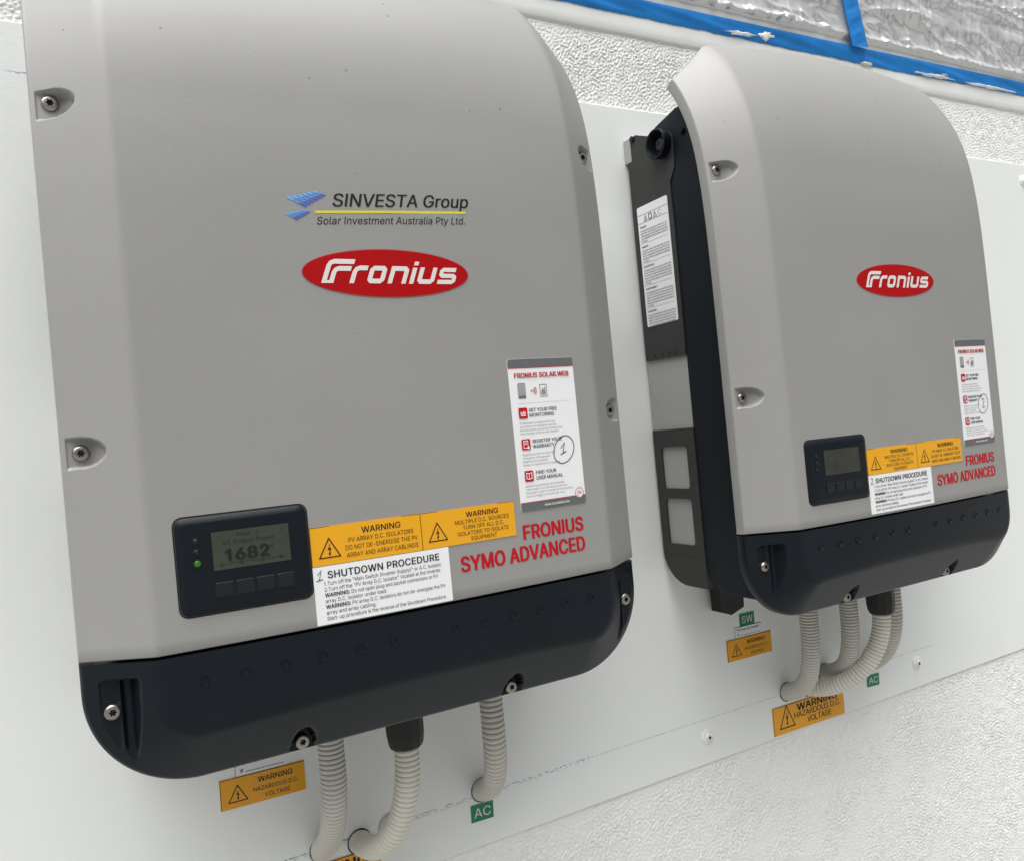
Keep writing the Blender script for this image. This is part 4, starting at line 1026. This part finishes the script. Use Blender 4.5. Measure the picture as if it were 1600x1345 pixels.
# ------------------------------------------------------------------ conduits
def bez(P, n):
    P = [np.array(p, float) for p in P]; out = []
    for t in np.linspace(0, 1, n): out.append((1-t)**3*P[0]+3*(1-t)**2*t*P[1]+3*(1-t)*t*t*P[2]+t**3*P[3])
    return out
def conduit(path, r, pitch, m, label, group):
    # resample by arc length
    p = np.array(path); s = np.concatenate([[0], np.cumsum(np.linalg.norm(np.diff(p, axis=0), axis=1))]); L = s[-1]
    prof = [(0.0, 0.0), (0.07, 0.0), (0.13, 0.72), (0.24, 0.95), (0.40, 1.0), (0.66, 1.0), (0.83, 0.95), (0.94, 0.72)]
    nrib = int(L/pitch); q = []; rad = []
    for k in range(nrib):
        for a, h in prof: q.append((k+a)/nrib*L); rad.append(r-0.0032*(1-h))
    q = np.array(q); c = np.stack([np.interp(q, s, p[:, i]) for i in range(3)], -1)
    T = np.gradient(c, axis=0); T /= np.linalg.norm(T, axis=1)[:, None]
    # smooth the tangents, then parallel transport
    kk = np.ones(15)/15
    T = np.stack([np.convolve(np.pad(T[:, i], 7, 'edge'), kk, 'valid') for i in range(3)], -1); T /= np.linalg.norm(T, axis=1)[:, None]
    n = 28; u = np.array([1.0, 0, 0]); V = []
    for i in range(len(c)):
        u = u-T[i]*(u@T[i]); u /= np.linalg.norm(u); w = np.cross(T[i], u)
        an = np.linspace(0, 2*math.pi, n, endpoint=False)
        V.append(c[i]+rad[i]*(np.cos(an)[:, None]*u+np.sin(an)[:, None]*w))
    V = np.array(V); nr = len(V); f = []
    for i in range(nr-1):
        for k in range(n): f.append((i*n+k, (i+1)*n+k, (i+1)*n+(k+1) % n, i*n+(k+1) % n))
    o = obj('corrugated_conduit', V.reshape(-1, 3), f, m, None, tuple(path[-1]), 180)
    return tag(o, label, 'conduit', group)
def entry_collar(x, z, rx=0.0127, rz=0.0131, m='plate', name='cable_hole', label=None):
    b = MB(); n = 32
    rings = [(1.0, 0.0002), (1.01, 0.0008), (1.05, 0.0008), (1.07, 0.0002)]
    v = [(x+rx*k*math.cos(2*math.pi*t/n), BY-o, z+rz*k*math.sin(2*math.pi*t/n)) for k, o in rings for t in range(n)]
    f = [(i*n+t, i*n+(t+1) % n, (i+1)*n+(t+1) % n, (i+1)*n+t) for i in range(3) for t in range(n)]
    b.add(v, f)
    # the dark bore itself
    b.add([(x+rx*1.0*math.cos(2*math.pi*t/n), BY-0.00025, z+rz*math.sin(2*math.pi*t/n)) for t in range(n)], [list(range(n))])
    o = b.build(name, M[m], None, (x, BY, z))
    return tag(o, label, 'hole', 'holes cut in the board for the conduits')
def run(xa, ya, xe, ze, m, label, group, ztop=0.122, dip=0.045, pull=0.085, r=0.0125, hl=None, pitch=0.0045, up=0.010):
    straight = [(xa, ya, z) for z in np.linspace(ztop, 0.045, 14)]
    b = bez([(xa, ya, 0.045), (xa, ya, 0.045-pull), (xe, -dip, ze+up), (xe, 0.004, ze)], 60)
    conduit([np.array(p) for p in straight[:-1]]+b, r, pitch, m, label, group)
    entry_collar(xe, ze+0.0082*up/(dip+0.004), label=hl)
G1, G2 = 'conduits of the near inverter', 'conduits of the far inverter'
run(-0.0525, -0.092, -0.0490, -0.0775, M['conduit'], 'grey corrugated conduit leftmost under the near inverter', G1, dip=0.042, pull=0.062, up=0.026, hl='sealed board hole of the near inverter leftmost conduit')
run(0.0225, -0.092, -0.0086, -0.0775, M['conduit_b'], 'cream corrugated conduit hanging from the near inverter black gland', G1, dip=0.060, pull=0.095, pitch=0.0050, up=0.000, hl='sealed board hole of the near inverter gland conduit')
run(0.1210, -0.090, 0.1395, -0.0675, M['conduit'], 'grey corrugated conduit ending above the near AC label', G1, dip=0.045, pull=0.065, pitch=0.0054, up=0.014, hl='sealed board hole just above the near AC label')
run(0.6200, -0.075, 0.6380, -0.0690, M['conduit'], 'pale corrugated conduit leftmost under the far inverter', G2, dip=0.045, pull=0.075, pitch=0.0040, hl='sealed board hole of the far inverter leftmost conduit')
run(0.6950, -0.080, 0.7200, -0.0590, M['conduit'], 'grey corrugated conduit behind the far inverter gland conduit, left of it', G2, dip=0.045, pull=0.070, pitch=0.0042, hl='sealed board hole hidden behind the far inverter gland conduit')
run(0.7350, -0.102, 0.6800, -0.0700, M['conduit_b'], 'cream corrugated conduit sweeping left from the far inverter black gland', G2, dip=0.070, pull=0.070, pitch=0.0052, up=0.0, hl='sealed board hole behind the far inverter leftmost conduit')
run(0.7930, -0.078, 0.8200, -0.0700, M['conduit'], 'grey corrugated conduit above the far AC label', G2, dip=0.040, pull=0.055, pitch=0.0050, up=0.020, hl='sealed board hole just above the far AC label')
# capped spare hole behind the near gland conduit
b = MB(); b.lathe([(0.0165, 0.0), (0.0165, 0.0012), (0.0150, 0.0022), (0.0148, 0.0016)], 36, Matrix.Translation((0.0290, BY, -0.0735)) @ Matrix.Rotation(math.pi/2, 4, 'X'))
tag(b.build('blanking_cap', M['conduit'], None, (0.029, BY, -0.0735), 40), 'round grey blanking cap half hidden behind the near gland conduit', 'cap')
# black glands belong to the inverters
def gland(root, x, y, dz):
    b = MB(); Mx = Matrix.Translation((x, y, 0.1240))
    b.lathe([(0.0192, 0.0), (0.0192, -0.022), (0.0180, -0.024), (0.0192, -0.025), (0.0192, -0.067), (0.0178, -0.077), (0.0158, -0.081), (0.0126, -0.081)], 12, Mx)
    b.build('cable_gland', M['black'], root, IB, 25)
gland(inv1, 0.0225, -0.092, 0); gland(inv2, 0.7350-DX, -0.102, DZ)

# ------------------------------------------------------------------ screws with washers fixing the board
def board_screw(x, z, label):
    root = empty('board_screw', (x, BY, z)); org = (x, BY, z)
    Mx = Matrix.Translation(org) @ Matrix.Rotation(math.pi/2, 4, 'X')
    b = MB(); b.lathe([(0.0108, 0.0), (0.0106, 0.0009), (0.0094, 0.0018), (0.0070, 0.0024), (0.0062, 0.0024)], 32, Mx); b.build('washer', M['board'], root, org, 40)
    mb = MB(); mi = screw_mesh(mb, Vector((x, BY-0.0022, z)), 0.0056, 0.0030); h = mb.build('head', M['paint'], root, org, 40); mi.build('socket', M['screwhole'], h, org)
    tag(root, label, 'screw', 'screws fixing the board')
board_screw(0.4826, -0.0924, 'white washered screw low on the board between the two inverters')
board_screw(0.9354, -0.0895, 'white washered screw low on the board right of the far AC label')
board_screw(1.3818, 0.7355, 'white washered screw at the upper right edge of the board')
board_screw(-0.45, -0.0924, 'white washered screw low on the board beyond the left picture edge')
